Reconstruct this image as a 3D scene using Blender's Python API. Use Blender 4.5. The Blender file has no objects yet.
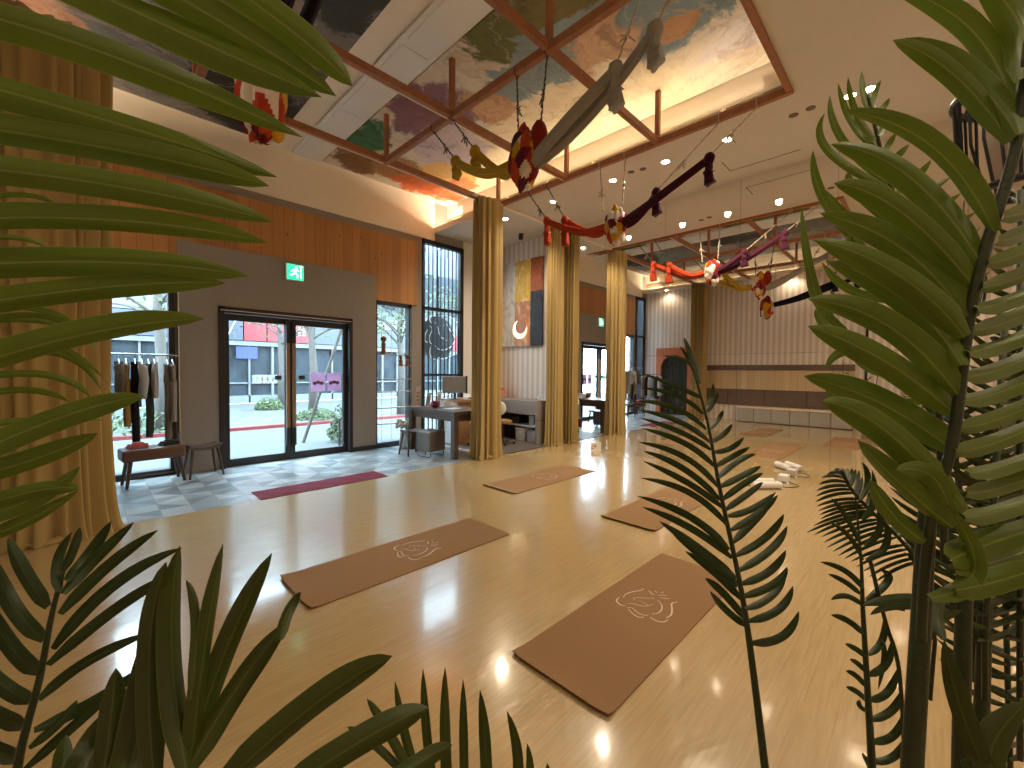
import bpy, math, random
from mathutils import Vector, Matrix
random.seed(7)
PI = math.pi
S = bpy.context.scene
COL = S.collection

# ---------------------------------------------------------------- camera, sky, big lights, exposure
YAW, PITCH, ROLL, HC, FPX = .7792, .0287, .0086, 1.545, 420.0
CF = Vector((math.cos(YAW) * math.cos(PITCH), math.sin(YAW) * math.cos(PITCH), -math.sin(PITCH)))
_R = Vector((math.sin(YAW), -math.cos(YAW), 0)); _U = _R.cross(CF)
CR = _R * math.cos(ROLL) + _U * math.sin(ROLL)
CU = -_R * math.sin(ROLL) + _U * math.cos(ROLL)
CPOS = Vector((0, 0, HC))
cam = bpy.data.cameras.new('camera'); camo = bpy.data.objects.new('camera', cam); COL.objects.link(camo)
cam.sensor_width = 36; cam.lens = FPX / 1024 * 36; cam.clip_start = .02; cam.clip_end = 300
m = Matrix((CR, CU, -CF)).transposed().to_4x4(); m.translation = CPOS
camo.matrix_world = m
S.camera = camo
S.view_settings.view_transform = 'Standard'; S.view_settings.look = 'None'
S.view_settings.gamma = 1; S.view_settings.use_curve_mapping = False
S.view_settings.exposure = 0.5

SKY = 16.0
LAMP = 20.0
COVE = 3.0
world = bpy.data.worlds.new('sky'); S.world = world; world.use_nodes = True
bg = world.node_tree.nodes['Background']; bg.inputs[0].default_value = (.64, .83, 1.0, 1); bg.inputs[1].default_value = SKY
WARM = (1.0, .82, .60)
def area(name, loc, sx, sy, power, color, rot=(0, 0, 0), spread=PI):
    l = bpy.data.lights.new(name, 'AREA'); l.shape = 'RECTANGLE'; l.size = sx; l.size_y = sy
    l.energy = power; l.color = color; l.spread = spread
    o = bpy.data.objects.new(name, l); COL.objects.link(o); o.location = loc; o.rotation_euler = rot
    return o
# concealed LED strips lying on the lip of the ceiling recess, shining up
area('cove_light', (5.62, 4.4, 4.66), .10, 6.6, 38 * COVE, (1.0, .80, .55), (PI, 0, 0))
area('cove_light', (-.62, 4.4, 4.66), .10, 6.6, 28 * COVE, (1.0, .80, .55), (PI, 0, 0))
area('cove_light', (2.4, .98, 4.66), 5.8, .10, 16 * COVE, (1.0, .80, .55), (PI, 0, 0))

# ---------------------------------------------------------------- helpers
def at(px, py, d):
    "point seen at pixel px,py of the 1024x768 frame at camera depth d"
    return CPOS + d * (CF + CR * ((px - 512) / FPX) - CU * ((py - 384) / FPX))
def on_plane(px, py, ax, val):
    r = CF + CR * ((px - 512) / FPX) - CU * ((py - 384) / FPX)
    return CPOS + r * ((val - CPOS[ax]) / r[ax])

def tag(o, label=None, cat=None, group=None, kind=None):
    if label: o['label'] = label
    if cat: o['category'] = cat
    if group: o['group'] = group
    if kind: o['kind'] = kind
    return o
def thing(name, label, cat, loc=(0, 0, 0), rz=0, group=None):
    o = bpy.data.objects.new(name, None); COL.objects.link(o); o.empty_display_size = .1
    o.location = loc; o.rotation_euler = (0, 0, rz)
    return tag(o, label, cat, group)
def copy_tree(o, loc, rz=None, label=None, parent=None):
    c = o.copy(); COL.objects.link(c)
    if parent is None:
        c.location = loc
        if rz is not None: c.rotation_euler = (0, 0, rz)
        if label: c['label'] = label
    else: c.parent = parent
    for ch in list(o.children): copy_tree(ch, None, parent=c)
    return c

class MB:
    def __init__(s): s.v = []; s.f = []; s.uv = []; s.mi = []
    def add(s, vs, fs, uvs=None, mi=0):
        b = len(s.v); s.v += [tuple(v) for v in vs]
        for i, f in enumerate(fs):
            s.f.append([b + k for k in f]); s.mi.append(mi)
            s.uv.append(uvs[i] if uvs else [(0, 0)] * len(f))
    def box(s, x0, x1, y0, y1, z0, z1, mi=0):
        vs = [(x, y, z) for x in (x0, x1) for y in (y0, y1) for z in (z0, z1)]
        s.add(vs, [(0, 1, 3, 2), (4, 6, 7, 5), (0, 4, 5, 1), (2, 3, 7, 6), (0, 2, 6, 4), (1, 5, 7, 3)], mi=mi); return s
    def bar(s, a, b, w, h=None, up=(0, 0, 1), mi=0):
        a = Vector(a); b = Vector(b); h = h or w; t = (b - a).normalized(); u = Vector(up)
        if abs(t.dot(u)) > .99: u = Vector((1, 0, 0))
        r = t.cross(u).normalized() * (w / 2); u = r.cross(t).normalized() * (h / 2)
        vs = [p + i * r + j * u for p in (a, b) for i in (-1, 1) for j in (-1, 1)]
        s.add(vs, [(0, 1, 3, 2), (4, 6, 7, 5), (0, 4, 5, 1), (2, 3, 7, 6), (0, 2, 6, 4), (1, 5, 7, 3)], mi=mi); return s
    def tube(s, pts, r, n=8, mi=0, cap=True):
        pts = [Vector(p) for p in pts]; rs = r if isinstance(r, (list, tuple)) else [r] * len(pts)
        ref = None; rings = []
        for i, p in enumerate(pts):
            t = (pts[min(i + 1, len(pts) - 1)] - pts[max(i - 1, 0)])
            t = t.normalized() if t.length > 1e-9 else Vector((0, 0, 1))
            if ref is None: ref = Vector((0, 0, 1)) if abs(t.z) < .9 else Vector((1, 0, 0))
            a = (ref - t * ref.dot(t))
            if a.length < 1e-4: a = t.orthogonal()
            a.normalize(); ref = a; b = t.cross(a)
            rings.append([p + rs[i] * (math.cos(2 * PI * k / n) * a + math.sin(2 * PI * k / n) * b) for k in range(n)])
        vs = [v for g in rings for v in g]; fs = []
        for i in range(len(pts) - 1):
            for k in range(n): fs.append((i * n + k, i * n + (k + 1) % n, (i + 1) * n + (k + 1) % n, (i + 1) * n + k))
        if cap: fs.append(tuple(range(n))[::-1]); fs.append(tuple((len(pts) - 1) * n + k for k in range(n)))
        s.add(vs, fs, mi=mi); return s
    def lathe(s, prof, c=(0, 0, 0), n=20, mi=0, sx=1, sy=1, cap=True):
        vs = [(c[0] + r * sx * math.cos(2 * PI * k / n), c[1] + r * sy * math.sin(2 * PI * k / n), c[2] + z) for r, z in prof for k in range(n)]
        fs = [(i * n + k, i * n + (k + 1) % n, (i + 1) * n + (k + 1) % n, (i + 1) * n + k) for i in range(len(prof) - 1) for k in range(n)]
        if cap: fs.append(tuple(range(n))[::-1]); fs.append(tuple((len(prof) - 1) * n + k for k in range(n)))
        s.add(vs, fs, mi=mi); return s
    def ball(s, c, r, n=12, m_=8, sc=(1, 1, 1), mi=0, noise=0):
        c = Vector(c); vs = []
        for i in range(m_ + 1):
            th = PI * i / m_
            for k in range(n):
                ph = 2 * PI * k / n; q = 1 + noise * random.uniform(-1, 1)
                vs.append((c.x + r * q * sc[0] * math.sin(th) * math.cos(ph), c.y + r * q * sc[1] * math.sin(th) * math.sin(ph), c.z + r * q * sc[2] * math.cos(th)))
        fs = [(i * n + k, i * n + (k + 1) % n, (i + 1) * n + (k + 1) % n, (i + 1) * n + k) for i in range(m_) for k in range(n)]
        s.add(vs, fs, mi=mi); return s
    def build(s, name, mat, parent=None, smooth=False, bevel=0, world=False, kind=None, label=None, sub=0):
        me = bpy.data.meshes.new(name)
        off = Vector((0, 0, 0))
        if world and parent is not None:
            q = parent
            while q is not None: off += Vector(q.location); q = q.parent
        me.from_pydata([tuple(Vector(v) - off) for v in s.v], [], s.f)
        uvl = me.uv_layers.new(name='uv')
        k = 0
        for u in s.uv:
            for c in u: uvl.data[k].uv = c; k += 1
        for mt in (mat if isinstance(mat, (list, tuple)) else [mat]): me.materials.append(mt)
        me.polygons.foreach_set('material_index', s.mi)
        me.polygons.foreach_set('use_smooth', [smooth] * len(s.f))
        me.update()
        o = bpy.data.objects.new(name, me); COL.objects.link(o)
        if parent is not None: o.parent = parent
        if bevel:
            b = o.modifiers.new('bevel', 'BEVEL'); b.width = bevel; b.segments = 2; b.limit_method = 'ANGLE'
        if sub:
            b = o.modifiers.new('sub', 'SUBSURF'); b.levels = sub; b.render_levels = sub
        return tag(o, label=label, kind=kind)

# ---------------------------------------------------------------- materials
class NT:
    def __init__(s, name):
        s.m = bpy.data.materials.new(name); s.m.use_nodes = True; s.t = s.m.node_tree
        s.b = s.t.nodes['Principled BSDF']; s.out = s.t.nodes['Material Output']
    def n(s, typ, **kw):
        n = s.t.nodes.new('ShaderNode' + typ)
        for k, v in kw.items():
            if k in n.inputs: n.inputs[k].default_value = v
            elif hasattr(n, k): setattr(n, k, v)
        return n
    def l(s, a, b): s.t.links.new(a, b)
    def val(s, x, sock):
        if hasattr(x, 'links'): s.l(x, sock)
        else: sock.default_value = x
    def math(s, op, a, b=0.0, c=0.0, clamp=False):
        n = s.t.nodes.new('ShaderNodeMath'); n.operation = op; n.use_clamp = clamp
        for i, x in enumerate((a, b, c)): s.val(x, n.inputs[i])
        return n.outputs[0]
    def mix(s, f, a, b, blend='MIX'):
        n = s.t.nodes.new('ShaderNodeMix'); n.data_type = 'RGBA'; n.blend_type = blend
        s.val(f, n.inputs[0])
        for x, k in ((a, 6), (b, 7)):
            if hasattr(x, 'links'): s.l(x, n.inputs[k])
            else: n.inputs[k].default_value = (*x[:3], 1)
        return n.outputs[2]
    def coord(s, which='Object'): return s.t.nodes.new('ShaderNodeTexCoord').outputs[which]
    def mapping(s, v, sc=(1, 1, 1), loc=(0, 0, 0), rot=(0, 0, 0)):
        n = s.t.nodes.new('ShaderNodeMapping'); s.l(v, n.inputs[0])
        n.inputs['Location'].default_value = loc; n.inputs['Rotation'].default_value = rot; n.inputs['Scale'].default_value = sc
        return n.outputs[0]
    def noise(s, v, scale, detail=3, rough=.5, dist=0.0, out=0):
        n = s.t.nodes.new('ShaderNodeTexNoise'); s.l(v, n.inputs['Vector'])
        n.inputs['Scale'].default_value = scale; n.inputs['Detail'].default_value = detail
        n.inputs['Roughness'].default_value = rough; n.inputs['Distortion'].default_value = dist
        return n.outputs[out]
    def ramp(s, f, stops, interp='LINEAR'):
        n = s.t.nodes.new('ShaderNodeValToRGB'); s.val(f, n.inputs[0]); cr = n.color_ramp; cr.interpolation = interp
        while len(cr.elements) < len(stops): cr.elements.new(.5)
        for e, (p, c) in zip(cr.elements, stops): e.position = p; e.color = (*c[:3], 1)
        return n.outputs[0]
    def sep(s, v):
        n = s.t.nodes.new('ShaderNodeSeparateXYZ'); s.l(v, n.inputs[0]); return n.outputs
    def comb(s, x, y, z):
        n = s.t.nodes.new('ShaderNodeCombineXYZ')
        for i, q in enumerate((x, y, z)): s.val(q, n.inputs[i])
        return n.outputs[0]
    def base(s, c): s.val(c if hasattr(c, 'links') else (*c, 1), s.b.inputs['Base Color'])
    def rough(s, r): s.val(r, s.b.inputs['Roughness'])
    def bump(s, h, st=.3, dist=.01):
        n = s.t.nodes.new('ShaderNodeBump'); s.l(h, n.inputs['Height']); n.inputs['Strength'].default_value = st; n.inputs['Distance'].default_value = dist
        s.l(n.outputs[0], s.b.inputs['Normal'])

def plain(name, c, rough=.6, metal=0, var=.12, scale=6, bump=0, spec=.5, coat=0):
    n = NT(name); v = n.coord(); f = n.noise(v, scale, 4)
    c2 = tuple(max(0, x * (1 - var * 2)) for x in c); c3 = tuple(min(1, x * (1 + var)) for x in c)
    n.base(n.mix(f, c2, c3)); n.rough(rough); n.b.inputs['Metallic'].default_value = metal
    n.b.inputs['Specular IOR Level'].default_value = spec
    if coat: n.b.inputs['Coat Weight'].default_value = coat
    if bump: n.bump(n.noise(v, scale * 8, 3), bump)
    return n.m
def emit(name, c, st):
    n = NT(name); n.base(c); n.b.inputs['Emission Color'].default_value = (*c, 1); n.b.inputs['Emission Strength'].default_value = st
    return n.m
def fabric(name, c, c2=None, scale=120, bump=.3, sheen=.08, rough=.85, transl=0):
    n = NT(name); v = n.coord(); f = n.noise(n.mapping(v, (1, 1, .25)), 4, 4)
    w = n.noise(v, scale, 2)
    n.base(n.mix(f, c, c2 or tuple(x * .8 for x in c))); n.rough(rough); n.b.inputs['Sheen Weight'].default_value = sheen; n.b.inputs['Specular IOR Level'].default_value = .15
    n.bump(w, bump, .003)
    return n.m
def glass(name, tint=(.93, .97, .97), refl=.10):
    n = NT(name); t = n.t.nodes
    tr = t.new('ShaderNodeBsdfTransparent'); tr.inputs[0].default_value = (*tint, 1)
    gl = t.new('ShaderNodeBsdfGlossy'); gl.inputs['Roughness'].default_value = .02
    fr = t.new('ShaderNodeLayerWeight'); fr.inputs[0].default_value = .5
    mx = t.new('ShaderNodeMixShader'); f = n.math('MULTIPLY_ADD', n.math('POWER', fr.outputs['Facing'], 5), .8, .03)
    n.l(f, mx.inputs[0]); n.l(tr.outputs[0], mx.inputs[1]); n.l(gl.outputs[0], mx.inputs[2]); n.l(mx.outputs[0], n.out.inputs[0])
    return n.m

def backlit(name, c, k=.6):
    n = NT(name); n.base(c); n.rough(.6)
    t = n.t.nodes.new('ShaderNodeBsdfTranslucent'); t.inputs[0].default_value = (*c, 1)
    mx = n.t.nodes.new('ShaderNodeMixShader'); mx.inputs[0].default_value = k
    n.l(n.b.outputs[0], mx.inputs[1]); n.l(t.outputs[0], mx.inputs[2]); n.l(mx.outputs[0], n.out.inputs[0])
    return n.m
def m_floor():
    n = NT('maple_laminate'); v = n.coord(); xyz = n.sep(v)
    br = n.t.nodes.new('ShaderNodeTexBrick'); n.l(v, br.inputs['Vector'])
    br.offset = .37; br.inputs['Scale'].default_value = 1; br.inputs['Brick Width'].default_value = 1.3; br.inputs['Row Height'].default_value = .125
    br.inputs['Mortar Size'].default_value = .0012; br.inputs['Mortar Smooth'].default_value = .3; br.inputs['Bias'].default_value = 0
    br.inputs['Color1'].default_value = (.2, .2, .2, 1); br.inputs['Color2'].default_value = (.8, .8, .8, 1); br.inputs['Mortar'].default_value = (0, 0, 0, 1)
    tone = n.sep(br.outputs[0])[0]
    g = n.noise(n.mapping(v, (1.2, 22, 1)), 3, 5, .6, .4)
    c = n.mix(g, (.29, .195, .08), (.57, .435, .22))
    c = n.mix(n.math('MULTIPLY', tone, .35), c, (.47, .30, .13))
    n.base(n.mix(n.math('MULTIPLY', br.outputs['Fac'], .45), c, (.30, .16, .06)))
    n.rough(n.math('MULTIPLY_ADD', n.noise(v, 2.2, 3), .10, .17))
    w = n.noise(n.mapping(v, (1.3, 2.2, 1)), 2.1, 3, .55, .6)
    w2 = n.noise(n.mapping(v, (6, 20, 1)), 3, 2)
    n.bump(n.math('MULTIPLY_ADD', w2, .04, w), .22, .02)
    n.b.inputs['Specular IOR Level'].default_value = .7; n.b.inputs['Coat Weight'].default_value = .6; n.b.inputs['Coat Roughness'].default_value = .09
    return n.m
def m_tile():
    n = NT('patterned_floor_tile'); v = n.coord(); xyz = n.sep(v)
    s = 1 / .27
    u = n.math('MULTIPLY', xyz[0], s); w = n.math('MULTIPLY', xyz[1], s)
    fu = n.math('FRACT', u); fw = n.math('FRACT', w); iu = n.math('FLOOR', u); iw = n.math('FLOOR', w)
    tri = n.math('GREATER_THAN', n.math('ADD', fu, fw), 1.0); tri2 = n.math('GREATER_THAN', fu, fw)
    par = n.math('MULTIPLY', n.math('FRACT', n.math('MULTIPLY', n.math('ADD', iu, iw), .5)), 2)
    sel = n.mix(par, n.comb(tri, tri, tri), n.comb(tri2, tri2, tri2))
    wn = n.t.nodes.new('ShaderNodeTexWhiteNoise'); n.l(n.comb(iu, iw, n.math('MULTIPLY', n.sep(sel)[0], 3.7)), wn.inputs[0])
    c = n.ramp(wn.outputs[0], [(0, (.10, .13, .15)), (.22, (.24, .28, .30)), (.45, (.38, .42, .43)), (.68, (.52, .54, .53)), (.88, (.30, .33, .34))], 'CONSTANT')
    c = n.mix(n.math('MULTIPLY', n.noise(n.mapping(v, (8, 30, 1)), 2, 4), .5), c, (.34, .37, .37))
    e = n.math('MINIMUM', n.math('MINIMUM', fu, fw), n.math('MINIMUM', n.math('SUBTRACT', 1, fu), n.math('SUBTRACT', 1, fw)))
    gr = n.math('LESS_THAN', e, .012)
    n.base(n.mix(gr, c, (.20, .21, .20))); n.rough(.28)
    return n.m
def m_stripe(name, axis, pale=(.78, .70, .62), dark=(.60, .50, .43), pitch=.16):
    n = NT(name); xyz = n.sep(n.coord()); f = n.math('FRACT', n.math('MULTIPLY', xyz[axis], 1 / pitch))
    a = n.math('GREATER_THAN', f, .5); g = n.math('PINGPONG', f, .5)
    c = n.mix(a, pale, dark)
    n.base(n.mix(n.math('MULTIPLY', n.noise(n.coord(), 3, 3), .25), c, (.7, .6, .52))); n.rough(.75)
    n.bump(n.math('SMOOTH_MIN', g, .12, .1), .6, .06)
    return n.m
def m_planks(name, axis, c1, c2, pitch=.14, rough=.5, knots=True):
    n = NT(name); v = n.coord(); xyz = n.sep(v); q = n.math('MULTIPLY', xyz[axis], 1 / pitch)
    i = n.math('FLOOR', q); f = n.math('FRACT', q)
    wn = n.t.nodes.new('ShaderNodeTexWhiteNoise'); n.l(n.comb(i, 0.0, 0.0), wn.inputs[0])
    sc = [14, 14, 14]; sc[2] = .7
    off = n.t.nodes.new('ShaderNodeVectorMath'); off.operation = 'ADD'; n.l(v, off.inputs[0]); n.l(wn.outputs[1], off.inputs[1])
    g = n.noise(n.mapping(off.outputs[0], tuple(sc)), 2.2, 5, .6, 1.2)
    c = n.mix(g, c1, c2); c = n.mix(n.math('MULTIPLY', wn.outputs[0], .45), c, tuple(x * .6 for x in c1))
    if knots:
        vo = n.t.nodes.new('ShaderNodeTexVoronoi'); n.l(n.mapping(v, (3.2, 3.2, 1.6)), vo.inputs[0]); vo.inputs['Scale'].default_value = 1.4
        k = n.math('LESS_THAN', vo.outputs[0], .07); c = n.mix(n.math('MULTIPLY', k, .7), c, (.12, .04, .015))
    seam = n.math('LESS_THAN', f, .035)
    n.base(n.mix(n.math('MULTIPLY', seam, .7), c, tuple(x * .3 for x in c1))); n.rough(rough)
    return n.m
def m_fresco(name, base, blobs, veins=(.45, .38, .33)):
    "plain plaster ceiling with soft irregular fields of colour"
    n = NT(name); v = n.coord()
    d = n.noise(v, 1.3, 9, .70, .8, out=1)
    vm = n.t.nodes.new('ShaderNodeVectorMath'); vm.operation = 'MULTIPLY_ADD'; n.l(d, vm.inputs[0])
    vm.inputs[1].default_value = (1.1, 1.1, 0); vm.inputs[2].default_value = (-.55, -.55, 0)
    ad = n.t.nodes.new('ShaderNodeVectorMath'); ad.operation = 'ADD'; n.l(v, ad.inputs[0]); n.l(vm.outputs[0], ad.inputs[1])
    xyz = n.sep(ad.outputs[0])
    c = n.mix(n.noise(v, 5, 6, .7), base, tuple(x * .78 for x in base))
    for bx, by, rx, ry, col in blobs:
        dx = n.math('MULTIPLY', n.math('SUBTRACT', xyz[0], bx), 1 / rx); dy = n.math('MULTIPLY', n.math('SUBTRACT', xyz[1], by), 1 / ry)
        r = n.math('ADD', n.math('MULTIPLY', dx, dx), n.math('MULTIPLY', dy, dy))
        mr = n.t.nodes.new('ShaderNodeMapRange'); mr.interpolation_type = 'SMOOTHSTEP'; n.l(r, mr.inputs[0])
        mr.inputs[1].default_value = .75; mr.inputs[2].default_value = 1.15; mr.inputs[3].default_value = 1; mr.inputs[4].default_value = 0
        c = n.mix(mr.outputs[0], c, col)
    fold = n.noise(n.mapping(ad.outputs[0], (1.3, 2.6, 1), rot=(0, 0, .6)), 1.5, 7, .62, 1.3)
    c = n.mix(.55, c, n.ramp(fold, [(.32, (.16, .13, .12)), (.46, (.5, .48, .46)), (.56, (.62, .60, .58)), (.66, (.30, .26, .24)), (.78, (.8, .76, .72))]), 'OVERLAY')
    vo = n.t.nodes.new('ShaderNodeTexVoronoi'); vo.feature = 'DISTANCE_TO_EDGE'; vo.inputs['Scale'].default_value = .8; n.l(ad.outputs[0], vo.inputs[0])
    cr = n.math('MULTIPLY', n.math('LESS_THAN', vo.outputs[0], .008), .45)
    n.base(n.mix(cr, c, veins)); n.rough(.8)
    return n.m
def m_leaf(name, c1, c2, rib, tr=.25, rough=.38):
    n = NT(name); uv = n.coord('UV'); u = n.sep(uv); v = n.coord()
    d = n.math('ABSOLUTE', n.math('SUBTRACT', u[0], .5))
    st = n.noise(n.mapping(uv, (16, 1.2, 1)), 2.5, 4, .6)
    big = n.noise(v, 5, 3)
    c = n.mix(n.math('MULTIPLY_ADD', st, .6, n.math('MULTIPLY', big, .4)), c1, c2)
    c = n.mix(n.math('MULTIPLY', n.math('LESS_THAN', d, .035), .55), c, rib)
    c = n.mix(n.math('MULTIPLY', n.math('GREATER_THAN', d, .475), .5), c, rib)
    n.base(c); n.rough(rough); n.bump(st, .25, .002); n.b.inputs['Specular IOR Level'].default_value = .35
    t = n.t.nodes.new('ShaderNodeBsdfTranslucent'); n.l(c, t.inputs[0])
    mx = n.t.nodes.new('ShaderNodeMixShader'); mx.inputs[0].default_value = tr
    n.l(n.b.outputs[0], mx.inputs[1]); n.l(t.outputs[0], mx.inputs[2]); n.l(mx.outputs[0], n.out.inputs[0])
    return n.m

M = {}
M['floor'] = m_floor(); M['tile'] = m_tile()
M['ceiling'] = plain('ceiling_paint', (.62, .56, .48), .85, var=.02)
M['cream'] = plain('cream_plaster', (.88, .78, .64), .8, var=.03)
M['white_wall'] = plain('white_paint', (.78, .76, .72), .8, var=.03)
M['grey_wall'] = plain('warm_grey_render', (.31, .275, .245), .85, var=.05, scale=20, bump=.1)
M['stripe_y'] = m_stripe('striped_wallpaper', 1); M['stripe_x'] = m_stripe('striped_wallpaper_side', 0)
M['cedar'] = m_planks('cedar_cladding', 0, (.40, .16, .045), (.64, .32, .105), .17)
M['pale_wood'] = m_planks('pale_wood_panel', 1, (.55, .38, .20), (.72, .54, .32), .20, knots=False)
M['brown_panel'] = plain('brown_padding', (.15, .10, .075), .7, scale=3)
M['base_tile'] = plain('pale_base_tile', (.42, .39, .35), .35, var=.05, scale=3)
M['rail_wood'] = plain('stained_timber', (.34, .125, .045), .45, var=.2, scale=12)
M['rail_edge'] = plain('pale_paint_edge', (.80, .66, .5), .6, var=.02)
M['black_metal'] = plain('black_metal', (.012, .013, .015), .4, var=.1)
M['dark_metal'] = plain('dark_steel', (.06, .06, .065), .35, metal=.8, var=.1)
M['steel'] = plain('brushed_steel', (.55, .55, .55), .25, metal=1, var=.05)
M['chrome'] = plain('chrome_link', (.7, .68, .64), .15, metal=1, var=.02)
M['wood_handle'] = plain('oak_handle', (.30, .17, .08), .45)
M['glass'] = glass('window_glass')
M['curtain'] = fabric('gold_curtain_cloth', (.43, .31, .12), (.35, .245, .088), 160, .15, .25, .7)
M['fringe'] = fabric('curtain_trim', (.30, .19, .09), (.42, .30, .17), 60, .4)
M['mat_cork'] = plain('cork_brown_mat', (.285, .168, .082), .85, var=.10, scale=260, bump=.25, spec=.15)
M['mat_ink'] = plain('mat_print', (.62, .50, .40), .35, var=.05)
M['mirror'] = None
n = NT('mirror_silver'); n.base((.90, .88, .84)); n.b.inputs['Metallic'].default_value = 1; n.rough(.0); M['mirror'] = n.m
M['white'] = plain('white_plastic', (.75, .73, .70), .4, var=.03)
M['rug'] = fabric('crimson_rug', (.20, .004, .026), (.13, .003, .018), 260, .5)
M['dark_wood'] = plain('dark_walnut', (.075, .045, .030), .35, var=.2, scale=14)
M['mid_wood'] = plain('warm_walnut', (.36, .19, .085), .4, var=.2, scale=14)
M['grey_wood'] = m_planks('grey_laminate', 2, (.24, .20, .17), (.36, .31, .27), .5, knots=False)
M['leather'] = plain('brown_leather', (.13, .055, .028), .35, var=.2, scale=9, bump=.1)
M['olive_leather'] = plain('taupe_leather', (.13, .105, .08), .5, var=.1, scale=9, bump=.1)
M['grille_slat'] = plain('grille_slat', (.42, .33, .22), .6)
M['orange'] = plain('terracotta_paint', (.58, .17, .07), .6, var=.05)
M['pink'] = fabric('pink_paper', (.62, .30, .27), (.55, .25, .22))
M['concrete'] = plain('pale_paving', (.065, .07, .07), .8, var=.15, scale=1.5)
M['road'] = plain('pale_asphalt', (.055, .062, .066), .8, var=.06, scale=2)
M['red_paint'] = plain('red_kerb_paint', (.14, .012, .010), .6)
M['sign_red'] = plain('red_sign_board', (.19, .008, .014), .5, var=.03)
M['sign_grey'] = plain('slate_sign_board', (.035, .045, .06), .5, var=.05)
M['bark'] = plain('pale_bark', (.07, .063, .055), .9, var=.25, scale=9, bump=.4)
M['foliage'] = plain('street_foliage', (.035, .062, .012), .7, var=.4, scale=5)
M['trunk'] = plain('palm_stem', (.028, .042, .010), .5, var=.25, scale=20, bump=.2)
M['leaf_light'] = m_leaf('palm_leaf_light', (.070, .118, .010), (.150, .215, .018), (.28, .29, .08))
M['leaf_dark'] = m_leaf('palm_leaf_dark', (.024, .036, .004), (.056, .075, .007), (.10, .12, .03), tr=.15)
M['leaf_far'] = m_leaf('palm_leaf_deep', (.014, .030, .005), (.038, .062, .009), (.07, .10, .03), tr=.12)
M['pot'] = plain('grey_planter', (.10, .10, .10), .6)
M['soil'] = plain('potting_soil', (.05, .03, .02), .9, scale=40, bump=.6)

# ---------------------------------------------------------------- room shell
FY, EX, RX, SY, CZ = 7.85, 7.25, -.8, -2.6, 4.6
def slab(name, x0, x1, y0, y1, z0, z1, mat): return MB().box(x0, x1, y0, y1, z0, z1).build(name, mat, kind='structure')
TY = 5.62
slab('floor', RX - .2, EX + .2, SY - .2, TY, -.12, 0, M['floor'])
slab('floor_tiled', RX - .2, 5.3, TY, FY + .2, -.12, 0.0, M['tile'])
slab('floor_alcove', 5.3, EX + .2, TY, FY + .2, -.12, .004, M['grey_wood'])
# ceiling with a deep rectangular recess
OX0, OX1, OY0 = -.45, 5.45, 1.10
c = MB()
c.box(OX1, EX + .2, SY - .2, FY + .2, CZ, CZ + .06)
c.box(RX - .2, OX0, SY - .2, FY + .2, CZ, CZ + .06)
c.box(OX0, OX1, SY - .2, OY0, CZ, CZ + .06)
c.build('ceiling', M['ceiling'], kind='structure')
c = MB()
c.box(5.8, 5.9, .8, FY, CZ + .06, 5.4); c.box(-.9, -.78, .8, FY, CZ + .06, 5.4); c.box(-.8, 5.8, .72, .8, CZ + .06, 5.4)
c.box(-.9, 5.9, .72, FY, 5.28, 5.42)
c.box(-.45, 5.45, FY - .03, FY + .0, 4.43, 5.28)
c.build('ceiling_recess', M['cream'], kind='structure')
# cream lip on the edge of the opening
c = MB(); c.box(OX1 - .03, OX1, OY0, FY - .03, CZ - .01, CZ + .10); c.box(OX0, OX0 + .03, OY0, FY - .03, CZ - .01, CZ + .10)
c.build('trim_1', M['rail_edge'], kind='structure')
# ventilation grille bands on the recess end faces
for gx, s_ in ((5.795, -1), (-.775, 1)):
    g = MB()
    for k in range(7):
        y = 1.0 + k * .98
        for z in (4.80, 4.84, 4.88, 4.92): g.box(min(gx, gx + s_ * .02), max(gx, gx + s_ * .02), y, y + .92, z, z + .018, mi=1)
        g.box(min(gx, gx + s_ * .025), max(gx, gx + s_ * .025), y - .02, y, 4.78, 4.95)
    tag(g.build('air_grille', [M['rail_edge'], M['grille_slat']]), 'long slatted air grille on the recess face %s' % ('nearest the mirror' if s_ < 0 else 'over the arch end of the room'), 'grille')

P2 = m_fresco('fresco_field_warm', (.70, .62, .50), [
    (5.4, 4.3, 1.2, 2.2, (.78, .66, .46)), (3.1, 3.4, .65, .45, (.12, .13, .035)), (3.2, 2.6, .8, .6, (.16, .13, .04)), (3.9, 3.2, .35, 1.3, (.20, .26, .27)),
    (4.25, 1.9, .55, .75, (.17, .24, .28)), (4.15, 2.75, .34, .5, (.50, .32, .20)), (4.45, 1.95, .2, .25, (.42, .24, .13)), (3.5, 5.15, .55, .75, (.22, .11, .14)), (4.0, 4.5, .4, .35, (.55, .33, .18)),
    (4.3, 5.7, .6, .7, (.50, .42, .44)), (3.25, 6.5, .35, .6, (.05, .17, .08)), (3.45, 7.3, .5, .4, (.22, .11, .04)), (4.1, 7.0, .45, .5, (.34, .17, .06)), (5.0, 7.3, .8, .38, (.60, .12, .03)),
    (4.9, 6.5, .55, .35, (.72, .42, .12)), (5.3, 6.9, .3, .5, (.66, .20, .06)), (5.1, 1.4, .3, .6, (.55, .50, .50))])
P1 = m_fresco('fresco_field_grey', (.22, .21, .20), [
    (-.9, 4.0, .55, 6.0, (.52, .46, .38)),
    (1.6, 6.9, .8, .8, (.035, .035, .03)), (.3, 7.0, .7, .5, (.20, .22, .22)), (-.3, 6.8, .5, .6, (.55, .30, .20)), (1.2, 6.0, .7, .4, (.16, .22, .24)), (1.2, 4.6, .6, .6, (.34, .30, .27)),
    (1.9, 3.8, .4, .9, (.05, .055, .05)), (.2, 4.8, .5, .8, (.12, .14, .15)), (.6, 2.8, .8, .9, (.3, .26, .22))])
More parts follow.
